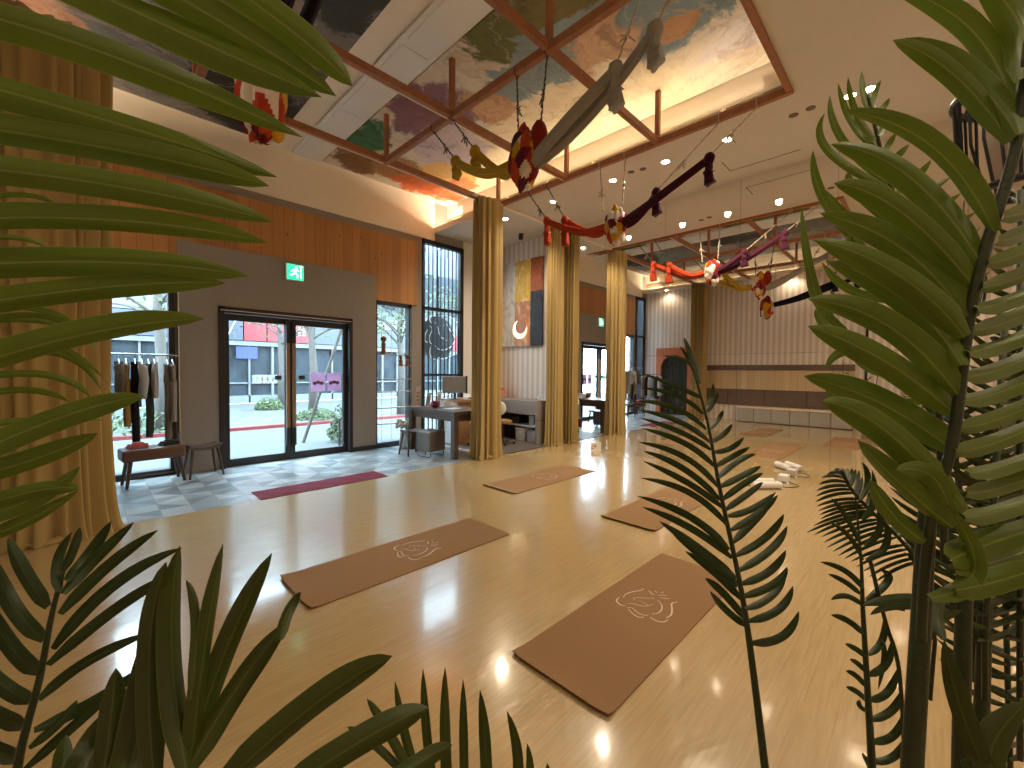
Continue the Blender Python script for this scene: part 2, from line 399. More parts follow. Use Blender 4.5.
tag(MB().box(3.0, 5.78, .82, 7.75, 5.262, 5.278).build('ceiling_painting', P2), 'large fresco of cream, olive, purple and red fields above the timber grid', 'painting')
tag(MB().box(-.78, 2.2, .82, 7.75, 5.262, 5.278).build('ceiling_painting', P1), 'dark grey and brown fresco in the ceiling behind the left palm leaves', 'painting')
d = MB(); d.box(2.5, 2.96, .82, 7.82, 5.245, 5.262)
d.box(2.56, 2.90, 4.32, 5.9, 5.235, 5.245); d.box(2.56, 2.90, 1.2, 4.2, 5.235, 5.245); d.box(2.56, 2.9, 6.0, 7.6, 5.235, 5.245)
d.build('trim_2', M['white_wall'], bevel=.004, kind='structure')

# facade wall pieces: [x0,x1,z0,z1] openings
XW = [-1.1 + .32, .05]      # tall window at the rear end
OPEN = [(-.76, -.02, 1.48 * 0, 4.42), (.10, .91, .02, 2.92), (1.43, 3.54, .0, 2.52), (4.04, 4.86, .02, 2.92), (5.14, 6.27, .0, 4.42)]
w = MB(); x = RX - .2
for a, b, z0, z1 in OPEN:
    w.box(x, a, FY, FY + .2, 0, 5.4)
    if z0 > 0: w.box(a, b, FY, FY + .2, 0, z0)
    w.box(a, b, FY, FY + .2, z1, 5.4); x = b
w.box(x, 6.3, FY, FY + .2, 0, 5.4)
w.build('wall_left', M['grey_wall'], kind='structure')
MB().box(6.27, EX + .2, FY - .01, FY + .2, 0, CZ).build('wall_left_white', M['white_wall'], kind='structure')
MB().box(.10, 5.0, FY - .035, FY, 2.95, 4.30).build('trim_3', M['cedar'], kind='structure')
p = MB(); p.box(.95, 1.43, FY - .09, FY, 0, 3.42); p.box(3.54, 4.03, FY - .09, FY, 0, 3.42); p.box(1.43, 3.54, FY - .09, FY, 2.52, 3.42)
p.build('trim_4', M['grey_wall'], kind='structure')
slab('trim_5', .94, .955, FY - .10, FY, 0, 2.95, M['steel'])
slab('baseboard_left', 3.54, 5.14, FY - .105, FY - .09, 0, .08, M['dark_metal'])
# end wall with wallpaper, mirror in front
slab('wall_end', EX + .03, EX + .2, SY - .2, FY + .2, 0, CZ, M['stripe_y'])
slab('wall_right', RX - .2, EX + .2, SY - .2, SY, 0, CZ, M['stripe_x'])
# rear wall (seen in the mirror)
slab('wall_rear', RX - .2, RX, SY - .2, FY + .2, 0, 4.6, M['stripe_y'])
Y0R, Y1R = 1.45, 5.9
slab('trim_6', RX, RX + .03, Y0R, Y1R, 1.66, 1.84, M['brown_panel'])
slab('trim_7', RX, RX + .025, Y0R, Y1R, 1.04, 1.66, M['pale_wood'])
t = MB()
for k in range(4): t.box(RX, RX + .06, Y0R + k * (Y1R - Y0R) / 4 + .004, Y0R + (k + 1) * (Y1R - Y0R) / 4 - .004, .52, 1.04)
t.build('trim_8', M['brown_panel'], bevel=.01, kind='structure')
b = MB().box(RX, RX + .36, Y0R, 4.4, 0, .46)
lb = thing('wall_bench', 'long low ledge bench under the padded rear wall, seen in the mirror', 'bench', (RX, Y0R, 0))
q = MB()
for k in range(6):
    ya = Y0R + k * .493; q.box(RX + .002, RX + .36, ya + .004, ya + .487, .02, .44)
q.build('tiled_base', M['base_tile'], lb, world=True, bevel=.004)
MB().box(RX + .002, RX + .39, Y0R, 4.41, .445, .50).build('seat_top', M['rail_edge'], lb, world=True, bevel=.006)
t = thing('black_post', 'black upright post at the end of the rear wall, seen in the mirror', 'post', (RX + .2, 1.2, 0))
MB().box(-.03, .03, -.03, .03, 0.02, CZ - .005).build('shaft', M['black_metal'], t)
MB().lathe([(.16, 0), (.16, .015), (.05, .05), (.035, .12)]).build('foot', M['white'], t, smooth=False)

# mirror: four tall panels and a top row
mr = thing('wall_mirror', 'wall of large mirror panels at the far end of the studio', 'mirror', (EX, .93, 0))
for k in range(-2, 4):
    y0 = .93 + 1.22 * k
    for z0, z1 in ((.0, 1.86), (1.86, CZ)):
        MB().box(EX, EX + .02, y0 + .0015, y0 + 1.2185, z0 + .001, z1 - .0015).build('mirror_panel', M['mirror'], mr, world=True)
MB().box(EX + .012, EX + .028, .93 - 2.44, .93 + 4.88, .0, CZ).build('backing', M['dark_metal'], mr, world=True)

# timber grid hanging in the recess opening
grid = thing('timber_grid', 'reddish brown timber grid of rails below the ceiling frescoes', 'timber frame', (2.4, 3.4, 4.5))
RXS = (.87, 3.11, 5.35); RYS = (5.68, 4.12, 2.62, 1.13)
for X in RXS:
    g = MB().box(X - .035, X + .035, 1.10, 5.72, 4.555, 4.635); g.build('cross_rail', M['rail_wood'], grid, world=True, bevel=.004)
for Y in RYS:
    g = MB().box(-.42, 5.35, Y - .03, Y + .03, 4.565, 4.645); g.build('long_rail', M['rail_wood'], grid, world=True, bevel=.004)
    g = MB().box(-.42, 5.35, Y + .03, Y + .045, 4.558, 4.60) if Y > 5 or abs(Y - 4.12) < .1 else None
    if g: g.build('pale_edge', M['rail_edge'], grid, world=True, label='pale painted edge strip')
for X in RXS:
    for Y in RYS:
        MB().box(X - .028, X + .028, Y - .028, Y + .028, 4.62, 5.262).build('hanger_post', M['rail_wood'], grid, world=True)

# curtain tracks + ceiling hatch lines
g = MB(); g.box(4.7, EX, 5.58, 5.66, CZ - .03, CZ); g.build('trim_9', M['rail_edge'], kind='structure')
h = MB()
for a, b_ in (((6.49, 2.19), (6.86, 2.19)), ((6.86, 2.19), (6.86, 1.3))):
    h.bar((*a, CZ - .001), (*b_, CZ - .001), .012, .004)
h.build('trim_10', M['brown_panel'], kind='structure')

# ---------------------------------------------------------------- windows and doors
def tall_window(nm, x0, x1, z1, bars):
    w = thing(nm, 'full-height window with black lattice bars', 'window', (x0, FY, 0)); w['kind'] = 'structure'
    del w['category']; del w['label']
    f = MB()
    for a, b in ((x0, x0 + .03), (x1 - .10, x1)): f.box(a, b, FY - .03, FY + .08, 0, z1)
    f.box(x0, x1, FY - .03, FY + .08, z1 - .09, z1); f.box(x0, x1, FY - .03, FY + .08, 2.90, 2.96); f.box(x0, x1, FY - .03, FY + .08, 1.44, 1.49); f.box(x0, x1, FY - .03, FY + .08, 0, .06)
    f.build('window_frame', M['black_metal'], w, world=True)
    g = MB()
    n_ = 9
    for k in range(n_):
        xx = x0 + .05 + (x1 - .15 - x0) * (k + .5) / n_
        g.box(xx - .011, xx + .011, FY + .05, FY + .075, 0.06, z1 - .08)
    g.build('lattice', M['dark_metal'], w, world=True)
    MB().box(x0 + .03, x1 - .1, FY + .10, FY + .106, .06, z1 - .06).build('pane', M['glass'], w, world=True)
    return w
tall_window('window_1', 5.14, 6.27, 4.42, True)
tall_window('window_4', -.76, -.02, 4.42, True)
def narrow_window(nm, x0, x1, shelves):
    w = thing(nm, '', '', (x0, FY, 0)); w['kind'] = 'structure'
    f = MB(); f.box(x0, x0 + .04, FY - .04, FY + .1, 0, 2.95); f.box(x1 - .07, x1, FY - .04, FY + .1, 0, 2.95); f.box(x0, x1, FY - .04, FY + .1, 2.87, 2.95); f.box(x0, x1, FY - .04, FY + .1, 0, .09)
    f.build('window_frame', M['black_metal'], w, world=True)
    MB().box(x0 + .04, x1 - .07, FY + .08, FY + .086, .06, 2.88).build('pane', M['glass'], w, world=True)
narrow_window('window_2', 4.04, 4.86, True); narrow_window('window_3', .10, .91, False)
for k in ('window_2', 'window_3'):
    o = bpy.data.objects[k]
# display shelves wired in front of narrow window
for k, z in enumerate((1.87, 1.65, 1.38, 1.12, .80, .48)):
    sh = thing('wire_shelf', ('topmost', 'second highest', 'third highest', 'third lowest', 'second lowest', 'lowest')[k] + ' thin shelf hung across the narrow window beside the desk', 'shelf', (4.48, FY - .12, z), group='thin window shelves')
    zz = .02 if k != 1 else 0
    xa, xb = (-.36, .32) if k else (-.36, .0)
    if k > 1: xa, xb = -.42, .34
    if k == 1: xa, xb = .0, .34
    if k == 0: xa, xb = -.42, .32
    MB().box(xa, xb, -.06, .07, -.008, .008).build('board', M['mid_wood'], sh, bevel=.002)
wr = MB()
for x in (4.14, 4.36, 4.80): wr.tube([(x, FY - .10, .1), (x, FY - .10, 2.86)], .004, 5)
tag(wr.build('shelf_cable', M['steel']), 'steel cables holding the thin shelves in the narrow window', 'cable')
def figurine(x, z, h, lab, mat):
    t = thing('figurine', lab, 'ornament', (x, FY - .12, z))
    MB().lathe([(.045, 0), (.05, .02), (.035, h * .35), (.045, h * .55), (.02, h * .72)], n=12).build('body', mat, t, smooth=True)
    MB().ball((0, 0, h * .84), h * .17, 10, 8).build('head', mat, t, smooth=True)
M['clay'] = plain('brown_clay', (.22, .09, .05), .5)
figurine(4.17, 1.878, .36, 'small brown seated figurine on the topmost window shelf', M['clay'])
figurine(4.55, 1.658, .20, 'left of the two small brown ornaments on the second window shelf', M['clay'])
figurine(4.70, 1.658, .21, 'right of the two small brown ornaments on the second window shelf', M['clay'])

# double glass door
dr = thing('door_1', '', '', (2.5, FY, 0)); dr['kind'] = 'structure'
for k in list(dr.keys()):
    if k in ('label', 'category'): del dr[k]
X0, X1, ZD = 1.43, 3.54, 2.52
f = MB(); f.box(X0, X0 + .07, FY - .12, FY + .12, 0, ZD); f.box(X1 - .07, X1, FY - .12, FY + .12, 0, ZD); f.box(X0, X1, FY - .12, FY + .12, ZD - .09, ZD)
f.box(X0, X1, FY - .02, FY + .1, 0, .012)
f.build('door_frame', M['black_metal'], dr, world=True, bevel=.004)
MB().box(X0 + .02, X1 - .02, FY - .127, FY - .12, ZD - .066, ZD - .052).build('door_closer_rail', M['steel'], dr, world=True)
XM = 2.465
for s_, (a, b) in ((0, (X0 + .075, XM - .004)), (1, (XM + .004, X1 - .075))):
    l = MB(); l.box(a, a + .075, FY - .03, FY + .03, .015, ZD - .1); l.box(b - .075, b, FY - .03, FY + .03, .015, ZD - .1)
    l.box(a + .055, b - .055, FY - .03, FY + .03, .015, .12); l.box(a + .055, b - .055, FY - .03, FY + .03, ZD - .2, ZD - .1)
    lf = l.build('door_leaf', M['black_metal'], dr, world=True, bevel=.004)
    MB().box(a + .055, b - .055, FY - .006, FY + .006, .12, ZD - .2).build('pane', M['glass'], lf, world=True)
    hx = b - .045 if s_ == 0 else a + .045
    hd = MB(); hd.box(hx - .028, hx + .028, FY - .10, FY - .065, .52, 2.02); hd.build('handle', M['wood_handle'], lf, world=True, bevel=.008)
    e = MB(); e.box(hx - .03, hx + .03, FY - .103, FY - .062, .25, .56); e.box(hx - .03, hx + .03, FY - .103, FY - .062, 2.0, 2.38)
    for z in (.4, 2.2): e.box(hx - .012, hx + .012, FY - .07, FY - .02, z, z + .03)
    e.build('handle_cap', M['black_metal'], lf, world=True, bevel=.006)
    lk = hx - .14 if s_ == 0 else hx + .14
    MB().box(lk - .05, lk + .05, FY - .04, FY - .03, 1.38, 1.45).build('lock', M['black_metal'], lf, world=True)
    if s_ == 0:
        q = MB().box(1.90, 2.27, FY - .010, FY - .007, 1.32, 1.46).build('frosted_notice', backlit('frosted_notice', (.60, .66, .66), .8), lf, world=True)
        tx = MB()
        for i in range(4):
            xx = 1.94 + i * .08; tx.box(xx, xx + .05, FY - .012, FY - .0105, 1.35, 1.365); tx.box(xx + .01, xx + .04, FY - .012, FY - .0105, 1.38, 1.42)
        tx.build('notice_print', M['white'], q, world=True)
    else:
        for i, xx in enumerate((2.82, 3.11)):
            q = MB().box(xx, xx + .25, FY - .012, FY - .008, 1.16, 1.50).build('photo_notice', backlit('lilac_card', (.50, .36, .46), .7), lf, world=True)
            r = MB()
            for j in range(3): r.ball((xx + .06 + j * .06, FY - .0135, 1.31 + .02 * (j % 2)), .035, 10, 6, (1, .05, .9))
            r.build('printed_picture', plain('dark_print', (.13, .04, .04), .5), q, world=True)

# exit sign
ES = thing('exit_sign', 'green lit running-man exit sign above the double door', 'sign', (2.52, FY - .12, 3.21))
MB().box(-.145, .145, -.025, .02, -.14, .14).build('housing', M['white'], ES, bevel=.005)
MB().box(-.13, .13, -.031, -.025, -.125, .125).build('lit_panel', emit('exit_green', (.02, .55, .25), 1.6), ES)
r = MB(); y = -.034
r.ball((.02, y, .075), .022, 10, 6, (1, .1, 1))
for a, b, w_ in (((.01, .05), (-.01, -.01), .035), ((-.01, -.01), (.04, -.045), .022), ((.04, -.045), (.03, -.095), .02), ((-.01, -.01), (-.05, -.05), .022), ((-.05, -.05), (-.085, -.05), .02), ((.015, .045), (.06, .02), .016), ((.01, .045), (-.045, .035), .016), ((-.045, .035), (-.06, .0), .014)):
    r.bar((a[0], y, a[1]), (b[0], y, b[1]), w_, .004, up=(0, 1, 0))
r.box(.085, .095, y - .002, y + .002, -.1, .1); r.box(.06, .12, y - .002, y + .002, .1, .11)
r.build('running_figure', emit('exit_white', (.75, 1, .85), 2.0), ES)

# ---------------------------------------------------------------- downlights
lamp_em = emit('lamp_glow', (1.0, .84, .60), 40)
def downlight(x, y, lab, power=1.0, z=CZ):
    t = thing('downlight', lab, 'ceiling light', (x, y, z), group=None)
    MB().lathe([(.075, -.004), (.075, -.001), (.055, -.001), (.055, -.006), (.075, -.006)], n=24, cap=False).build('rim', M['white'], t)
    MB().lathe([(.052, -.005), (.052, -.002)], n=20).build('lens', lamp_em, t)
    l = bpy.data.lights.new('lamp', 'SPOT'); l.energy = LAMP * power * 4; l.color = WARM; l.spot_size = 2.6; l.spot_blend = .6; l.shadow_soft_size = .05
    o = bpy.data.objects.new('lamp', l); COL.objects.link(o); o.parent = t; o.location = (0, 0, -.03)
names = ['left of the pair nearest the right palm top', 'third from the right palm along the front row', 'middle of the front row above the dark purple silk', 'front row, between the timber rail and the patchwork bundle', 'front row, right of the middle curtain top', 'front row, above the alcove beside the first curtain']
for (y, dx), nm in zip(((.68, 0), (1.93, 0), (2.77, 0), (3.63, 0), (4.84, 0), (6.07, 0)), names):
    downlight(5.915, y, 'round warm ceiling downlight, ' + nm)
downlight(5.915, .52, 'round warm ceiling downlight, right of the pair nearest the right palm top')
for y, nm in ((.9, 'in the rear row above the black post'), (3.0, 'in the rear row above the bench ledge'), (6.9, 'in the rear row in front of the arch')):
    downlight(-.55, y, 'round warm ceiling downlight ' + nm, .22)
for x, y, nm in ((1.2, .3, 'nearer the arch end'), (3.3, .3, 'in the middle')):  # lamps added above the palms to brighten the leaves and the room
    downlight(x, y, 'round warm downlight added over the palms as fill, ' + nm, .45)
for x, y, nm in ((1.0, -1.5, 'left'), (3.4, -1.5, 'middle'), (5.8, -1.5, 'right')):  # row added out of view to supply warm ambient light
    downlight(x, y, 'round warm downlight added out of view behind the palms as fill, ' + nm, .8)
for x, y, nm in ((5.9, 1.2, 'left of the pair by the right palm'), (5.88, 1.03, 'right of the pair by the right palm'), (5.86, 3.28, 'left of the pair by the timber rail'), (5.9, 3.11, 'right of the pair by the timber rail')):
    tag(MB().lathe([(.05, 0), (.05, -.004), (.04, -.006)], (x, y, CZ), 20).build('ceiling_vent', M['brown_panel']), 'small dark round ceiling vent, ' + nm, 'vent')
t = thing('ceiling_spotlight', 'small black cylinder spotlight on the alcove ceiling before the wall art', 'ceiling light', (6.8, 6.48, CZ))
MB().lathe([(.06, 0), (.06, -.015), (.015, -.015), (.015, -.03), (.05, -.035), (.05, -.12)], n=20).build('body', M['black_metal'], t)

# ---------------------------------------------------------------- curtains
def curtain(nm, cx, cy, hx, hy, zt, lab, fringe_side=None, seed=0, pl=13):
    rnd = random.Random(seed)
    t = thing('curtain', lab, 'curtain', (cx, cy, 0), group=None)
    N = 220; H = 40; ph = [rnd.uniform(0, 6.28) for _ in range(4)]
    vs = []
    for j in range(H + 1):
        tz = j / H; z = zt * tz
        sp = 1 + .03 * math.exp(-z / .15) - .05 * math.exp(-((z - 1.3) / .8) ** 2)
        am = .062 + .015 * math.sin(3 * tz + ph[0]) + .03 * math.exp(-z / .15)
        for i in range(N):
            a = 2 * PI * i / N
            r = 1 + am / .3 * (1.25 * math.sin(pl * a + ph[1] + .9 * math.sin(1.2 * tz + ph[3])) * .55 + math.sin((pl * .45 // 1) * a + ph[2] + tz * .6) * .5)
            x = math.copysign(abs(math.cos(a)) ** .75, math.cos(a)) * hx * sp * r
            y = math.copysign(abs(math.sin(a)) ** .75, math.sin(a)) * hy * sp * r
            zz = z if j else .004 + .0 * math.sin(a * 9)
            vs.append((x, y, zz))
    fs = [(j * N + i, j * N + (i + 1) % N, (j + 1) * N + (i + 1) % N, (j + 1) * N + i) for j in range(H) for i in range(N)]
    fs.append(tuple(H * N + i for i in range(N)))
    m_ = MB(); m_.add(vs, fs); m_.build('cloth', M['curtain'], t, smooth=True)
    # puddled hem
    hm = MB(); pts = []
    for i in range(61):
        a = 2 * PI * i / 60; r = 1.0 + .06 * math.sin(5 * a + ph[1])
        pts.append((hx * r * math.cos(a), hy * r * math.sin(a), .028 + .012 * math.sin(9 * a)))
    hm.tube(pts, [.022 + .010 * math.sin(7 * i / 60 * 6.28 + ph[2]) for i in range(61)], 8); hm.build('hem', M['curtain'], t, smooth=True)
    if fringe_side is not None:
        fx, fy = fringe_side; fr = MB()
        for k in range(int((zt - .1) / .045)):
            z = .06 + k * .045
            q = 1 - .05 * math.exp(-((z - 1.3) / .8) ** 2)
            fr.ball((fx * q, fy * q, z), .019, 7, 5, (1, 1, .8))
            fr.tube([(fx * q * .93, fy * q * .93, z + .015), (fx * q * 1.06, fy * q * 1.06, z - .02)], .006, 4)
        fr.tube([(fx * .96, fy * .96, z0 / 20 * (zt - .05) + .03) for z0 in range(21)], .016, 6)
        fr.build('fringe', M['fringe'], t, smooth=True, label='braided brown pompom edging')
    return t
curtain('a', 5.06, 5.62, .25, .17, 4.565, 'tall gold curtain gathered at the first column beside the dark reception table', (-.245, -.10), 3)
curtain('b', 6.99, 5.62, .175, .12, 4.565, 'tall gold curtain gathered in front of the mirror edge, right of the wall art', None, 8)
curtain('c', -.27, 5.58, .40, .18, 4.55, 'wide gold curtain behind the left palm, nearest the clothes rack', (.42, -.06), 5, 29)

# ---------------------------------------------------------------- yoga mats
ROSE = [ # strokes of the rose emblem in pixels of the near mat (crop 590,570 x9.31), with stroke widths
 ([(238, 322), (262, 290), (330, 265), (410, 252), (436, 232)], 9), ([(205, 318), (172, 350), (205, 390), (255, 402)], 12),
 ([(345, 320), (420, 326), (510, 330)], 6), ([(330, 325), (350, 345)], 6), ([(262, 378), (330, 382), (400, 402), (460, 405), (520, 388)], 6), ([(400, 355), (455, 385), (470, 400)], 4),
 ([(270, 420), (320, 425), (380, 475), (440, 495), (475, 488)], 8), ([(280, 430), (330, 485), (390, 515), (430, 508)], 10),
 ([(560, 345), (600, 390), (600, 440), (560, 475), (500, 482)], 9), ([(485, 512), (540, 545), (610, 560), (665, 535)], 11),
 ([(640, 520), (690, 490), (700, 430), (700, 380), (760, 365)], 13), ([(480, 250), (515, 285), (535, 298)], 8), ([(540, 258), (565, 275)], 7), ([(600, 275), (625, 268)], 7), ([(565, 300), (620, 300), (660, 305)], 6), ([(580, 320), (630, 330), (685, 335)], 7), ([(510, 325), (530, 332)], 8)]
def rose_local():
    out = []
    for pts, w_ in ROSE:
        q = [on_plane(590 + a / 9.31, 570 + b / 9.31, 2, 0) for a, b in pts]
        out.append(([((p.x - 2.42), (p.y - 1.275)) for p in q], w_ * .00044))
    return out
RL = rose_local()
def catmull(pts, k=6):
    P = [pts[0]] + list(pts) + [pts[-1]]; o = []
    for i in range(1, len(P) - 2):
        for j in range(k):
            t = j / k
            o.append(tuple(.5 * ((2 * P[i][c]) + (-P[i - 1][c] + P[i + 1][c]) * t + (2 * P[i - 1][c] - 5 * P[i][c] + 4 * P[i + 1][c] - P[i + 2][c]) * t * t + (-P[i - 1][c] + 3 * P[i][c] - 3 * P[i + 1][c] + P[i + 2][c]) * t ** 3) for c in range(len(pts[0]))))
    o.append(tuple(pts[-1])); return o
def rose_mesh(mb, to3, nrm, sc=1, th=.0015):
    for pts, w_ in RL:
        q = catmull(pts); n_ = len(q)
        L = [];
        for i, p in enumerate(q):
            a = q[max(0, i - 1)]; b = q[min(n_ - 1, i + 1)]; dx, dy = b[0] - a[0], b[1] - a[1]; l = math.hypot(dx, dy) or 1
            ww = w_ * (.35 + .65 * math.sin(PI * (i + .5) / n_)) * sc
            L.append((p[0] * sc - dy / l * ww, p[1] * sc + dx / l * ww)); L.append((p[0] * sc + dy / l * ww, p[1] * sc - dx / l * ww))
        vs = [to3(x_, y_) for x_, y_ in L]
        mb.add(vs, [(2 * i, 2 * i + 1, 2 * i + 3, 2 * i + 2) for i in range(n_ - 1)])
def make_mat(lab, x, y, flip=False):
    t = thing('yoga_mat', lab, 'yoga mat', (x, y, 0), PI if flip else 0, 'brown yoga mats on the studio floor')
    L, W, nx, ny = 1.83, .61, 48, 8
    def hz(u, v_): # curled near end
        return .013 * max(0, (-u - .80) / .115) ** 1.6 + .0015 * math.sin(u * 5 + v_ * 3) + .0016
    vs = []
    for lay in (0, 1):
        for i in range(nx + 1):
            for j in range(ny + 1):
                u = -L / 2 + L * i / nx; w_ = -W / 2 + W * j / ny
                cr = 1 - (.012 if i in (0, nx) and j in (0, ny) else 0)
                vs.append((u * cr, w_ * cr, hz(u, w_) + (.006 if lay else 0)))
    n1 = (nx + 1) * (ny + 1); fs = []
    for i in range(nx):
        for j in range(ny):
            a = i * (ny + 1) + j; q = (a, a + 1, a + ny + 2, a + ny + 1)
            fs.append(q); fs.append(tuple(n1 + k for k in q[::-1]))
    bd = [i * (ny + 1) for i in range(nx + 1)] + [nx * (ny + 1) + j for j in range(1, ny + 1)] + [i * (ny + 1) + ny for i in range(nx - 1, -1, -1)] + [j for j in range(ny - 1, 0, -1)]
    for k in range(len(bd)): a, b = bd[k], bd[(k + 1) % len(bd)]; fs.append((a, b, n1 + b, n1 + a))
    m_ = MB(); m_.add(vs, fs); m_.build('mat_sheet', M['mat_cork'], t, smooth=False)
    e = MB(); rose_mesh(e, lambda a, b: (a, b, hz(a, b) + .0072), None); e.build('rose_emblem', M['mat_ink'], t, label='pale line-drawn rose emblem')
    return t
mat0 = make_mat('brown yoga mat with pale rose emblem, nearest the camera', 2.52, 1.275)
mat0.rotation_euler = (0, 0, 0)
def mat_copy(x, y, lab, rz=0): return copy_tree(mat0, (x, y, 0), rz, lab)
mat_copy(1.895, 3.085, 'brown yoga mat with pale rose emblem, left one in the shine of the door', 0)
mat_copy(4.67, 3.96, 'brown yoga mat lying nearest the gold curtains', 0)
mat_copy(4.76, 2.15, 'brown yoga mat partly behind the single palm frond, before the mirror', 0)

# crimson rug by the door
r = MB(); vs = []
for i in range(34):
    for j in range(9):
        vs.append((1.43 + 1.65 * i / 33, 5.575 + .43 * j / 8, .007 + .002 * math.sin(i * .9 + j)))
r.add(vs, [(i * 9 + j, i * 9 + j + 1, (i + 1) * 9 + j + 1, (i + 1) * 9 + j) for i in range(33) for j in range(8)])
r.box(1.43, 3.08, 5.575, 6.005, .0005, .005)
tag(r.build('door_rug', M['rug']), 'long crimson rug lying at the tile edge before the door', 'rug')

# blocks, device, little sign
def roller(x, y, rz, lab):
    t = thing('foam_roller', lab, 'roller', (x, y, .05), rz, 'white rollers on the studio floor')
    a = MB(); a.tube([(-.19, 0, 0), (.19, 0, 0)], .048, 18); a.build('body', M['white'], t, smooth=False)
    MB().tube([(-.2, 0, 0), (-.19, 0, 0)], .03, 14).build('end_cap', M['rail_edge'], t); MB().tube([(.19, 0, 0), (.2, 0, 0)], .03, 14).build('end_cap', M['rail_edge'], t)
roller(6.42, 1.50, -.75, 'white cylindrical roller on the floor, nearer the camera of the two')
roller(6.56, 1.62, -.75, 'white cylindrical roller on the floor, nearer the mirror of the two')
t = thing('charger', 'small white box with a cord on the floor before the mirror', 'device', (7.0, 1.42, 0))
MB().box(-.07, .07, -.06, .06, .02, .11).build('body', M['white'], t, bevel=.01)
for sx, sy in ((1, 1), (-1, 1), (1, -1), (-1, -1)): MB().bar((.04 * sx, .03 * sy, .03), (.09 * sx, .08 * sy, .003), .015).build('foot', M['white'], t)
cd = MB(); cd.tube(catmull([(6.98, 1.36, .01), (6.9, 1.22, .006), (6.72, 1.28, .006), (6.66, 1.40, .006), (6.60, 1.36, .02)], 8), .005, 6)
tag(cd.build('power_cord', M['dark_wood']), 'thin dark cord running between the white box and the rollers', 'cord')
t = thing('floor_sign', 'small white sign card standing on the floor by the gold curtain and mirror', 'sign', (7.05, 4.62, 0), -.6)
MB().box(-.11, .11, -.008, .008, .004, .17).build('card', M['white'], t, bevel=.003)
MB().box(-.09, .09, -.03, .03, 0, .012).build('stand', M['white'], t)
a = MB()
for k in range(9): a.ball((-.05 + .045 * math.cos(k), -.0095, .08 + .035 * math.sin(k * 1.3)), .012, 6, 4, (1, .1, 1))
a.build('printed_picture', plain('brown_print', (.35, .18, .12), .6), t)

# ---------------------------------------------------------------- wall art + alcove
def m_art(name, stops, sc, seed):
    n = NT(name); v = n.coord(); g = n.noise(n.mapping(v, (1, 1.6, .8), loc=(seed, 0, 0)), sc, 6, .65, 1.4); n.base(n.ramp(g, stops)); n.rough(.5); return n.m
art = thing('wall_art', 'tall three-strip abstract painting on the striped alcove wall, white, gold and black', 'painting', (EX, 6.8, 3.1))
AX = EX - .03
MB().box(AX, EX + .028, 7.06, 7.50, 2.16, 4.16).build('canvas_strip', m_art('white_relief', [(.3, (.36, .32, .27)), (.5, (.60, .56, .50)), (.7, (.72, .69, .64))], 3.5, 1), art, world=True, label='white textured canvas strip')
MB().box(AX, EX + .028, 6.56, 7.055, 3.2, 4.16).build('canvas_strip', m_art('gold_relief', [(.3, (.55, .30, .04)), (.5, (.62, .38, .03)), (.62, (.75, .62, .35))], 3, 5), art, world=True, label='gold canvas strip')
MB().box(AX, EX + .028, 6.56, 7.055, 2.16, 3.2).build('canvas_strip', m_art('brown_relief', [(.3, (.30, .11, .04)), (.5, (.45, .20, .08)), (.7, (.66, .52, .36))], 3, 9), art, world=True, label='brown and cream canvas strip')
MB().box(AX, EX + .028, 6.20, 6.555, 3.4, 4.16).build('canvas_strip', m_art('rust_relief', [(.3, (.18, .03, .012)), (.5, (.38, .11, .04)), (.7, (.10, .05, .03))], 2, 12), art, world=True, label='rust brown canvas strip')
MB().box(AX, EX + .028, 6.20, 6.555, 2.16, 3.4).build('canvas_strip', m_art('black_relief', [(.35, (.012, .012, .015)), (.6, (.03, .03, .04)), (.75, (.25, .25, .25))], 4, 15), art, world=True, label='black canvas strip')
ml = thing('moon_lamp', 'copper disc wall lamp with a glowing crescent on the art', 'lamp', (AX - .03, 6.86, 2.56))
def disc_x(mb, cx, cy, cz, r, th, n=32):
    vs = [(cx + s_ * th / 2, cy + r * math.cos(2 * PI * k / n), cz + r * math.sin(2 * PI * k / n)) for s_ in (-1, 1) for k in range(n)]
    mb.add(vs, [tuple(range(n)), tuple(range(n, 2 * n))[::-1]] + [(k, n + k, n + (k + 1) % n, (k + 1) % n) for k in range(n)])
a = MB(); disc_x(a, -.02, -.05, .045, .17, .02); a.build('copper_disc', plain('copper', (.45, .20, .11), .4, metal=.4), ml)
a = MB(); disc_x(a, 0, 0, -.01, .215, .012); a.build('glowing_disc', emit('moon_glow', (1, .82, .5), 2.6), ml)

dk = thing('alcove_desk', 'grey laminate counter desk with open shelf against the striped alcove wall', 'desk', (6.9, 6.9, 0))
MB().box(6.72, EX, 5.92, 7.75, .80, .92).build('desk_top', M['grey_wood'], dk, world=True, bevel=.004)
MB().box(6.72, EX, 5.86, 5.93, .0, .93).build('side_panel', M['grey_wood'], dk, world=True, bevel=.004)
MB().box(6.72, 6.75, 5.93, 7.75, .62, .80).build('front_apron', M['grey_wood'], dk, world=True)
MB().box(6.80, EX, 5.93, 7.75, .34, .37).build('shelf', M['white'], dk, world=True)
MB().box(7.19, EX, 5.93, 7.75, .0, .80).build('back_panel', M['dark_wood'], dk, world=True)
def binbox(x, y, z, sx, sy, sz, lab, mat):
    t = thing('storage_box', lab, 'box', (x, y, z))
    MB().box(-sx, sx, -sy, sy, 0, sz * .84).build('body', mat, t, bevel=.008)
    MB().box(-sx - .006, sx + .006, -sy - .006, sy + .006, sz * .85, sz).build('lid', mat, t, bevel=.006)
M['box_grey'] = plain('pale_grey_plastic', (.50, .48, .45), .5)
binbox(6.98, 6.13, 0.006, .14, .15, .26, 'pale storage box under the alcove desk, nearest the curtain', M['box_grey'])
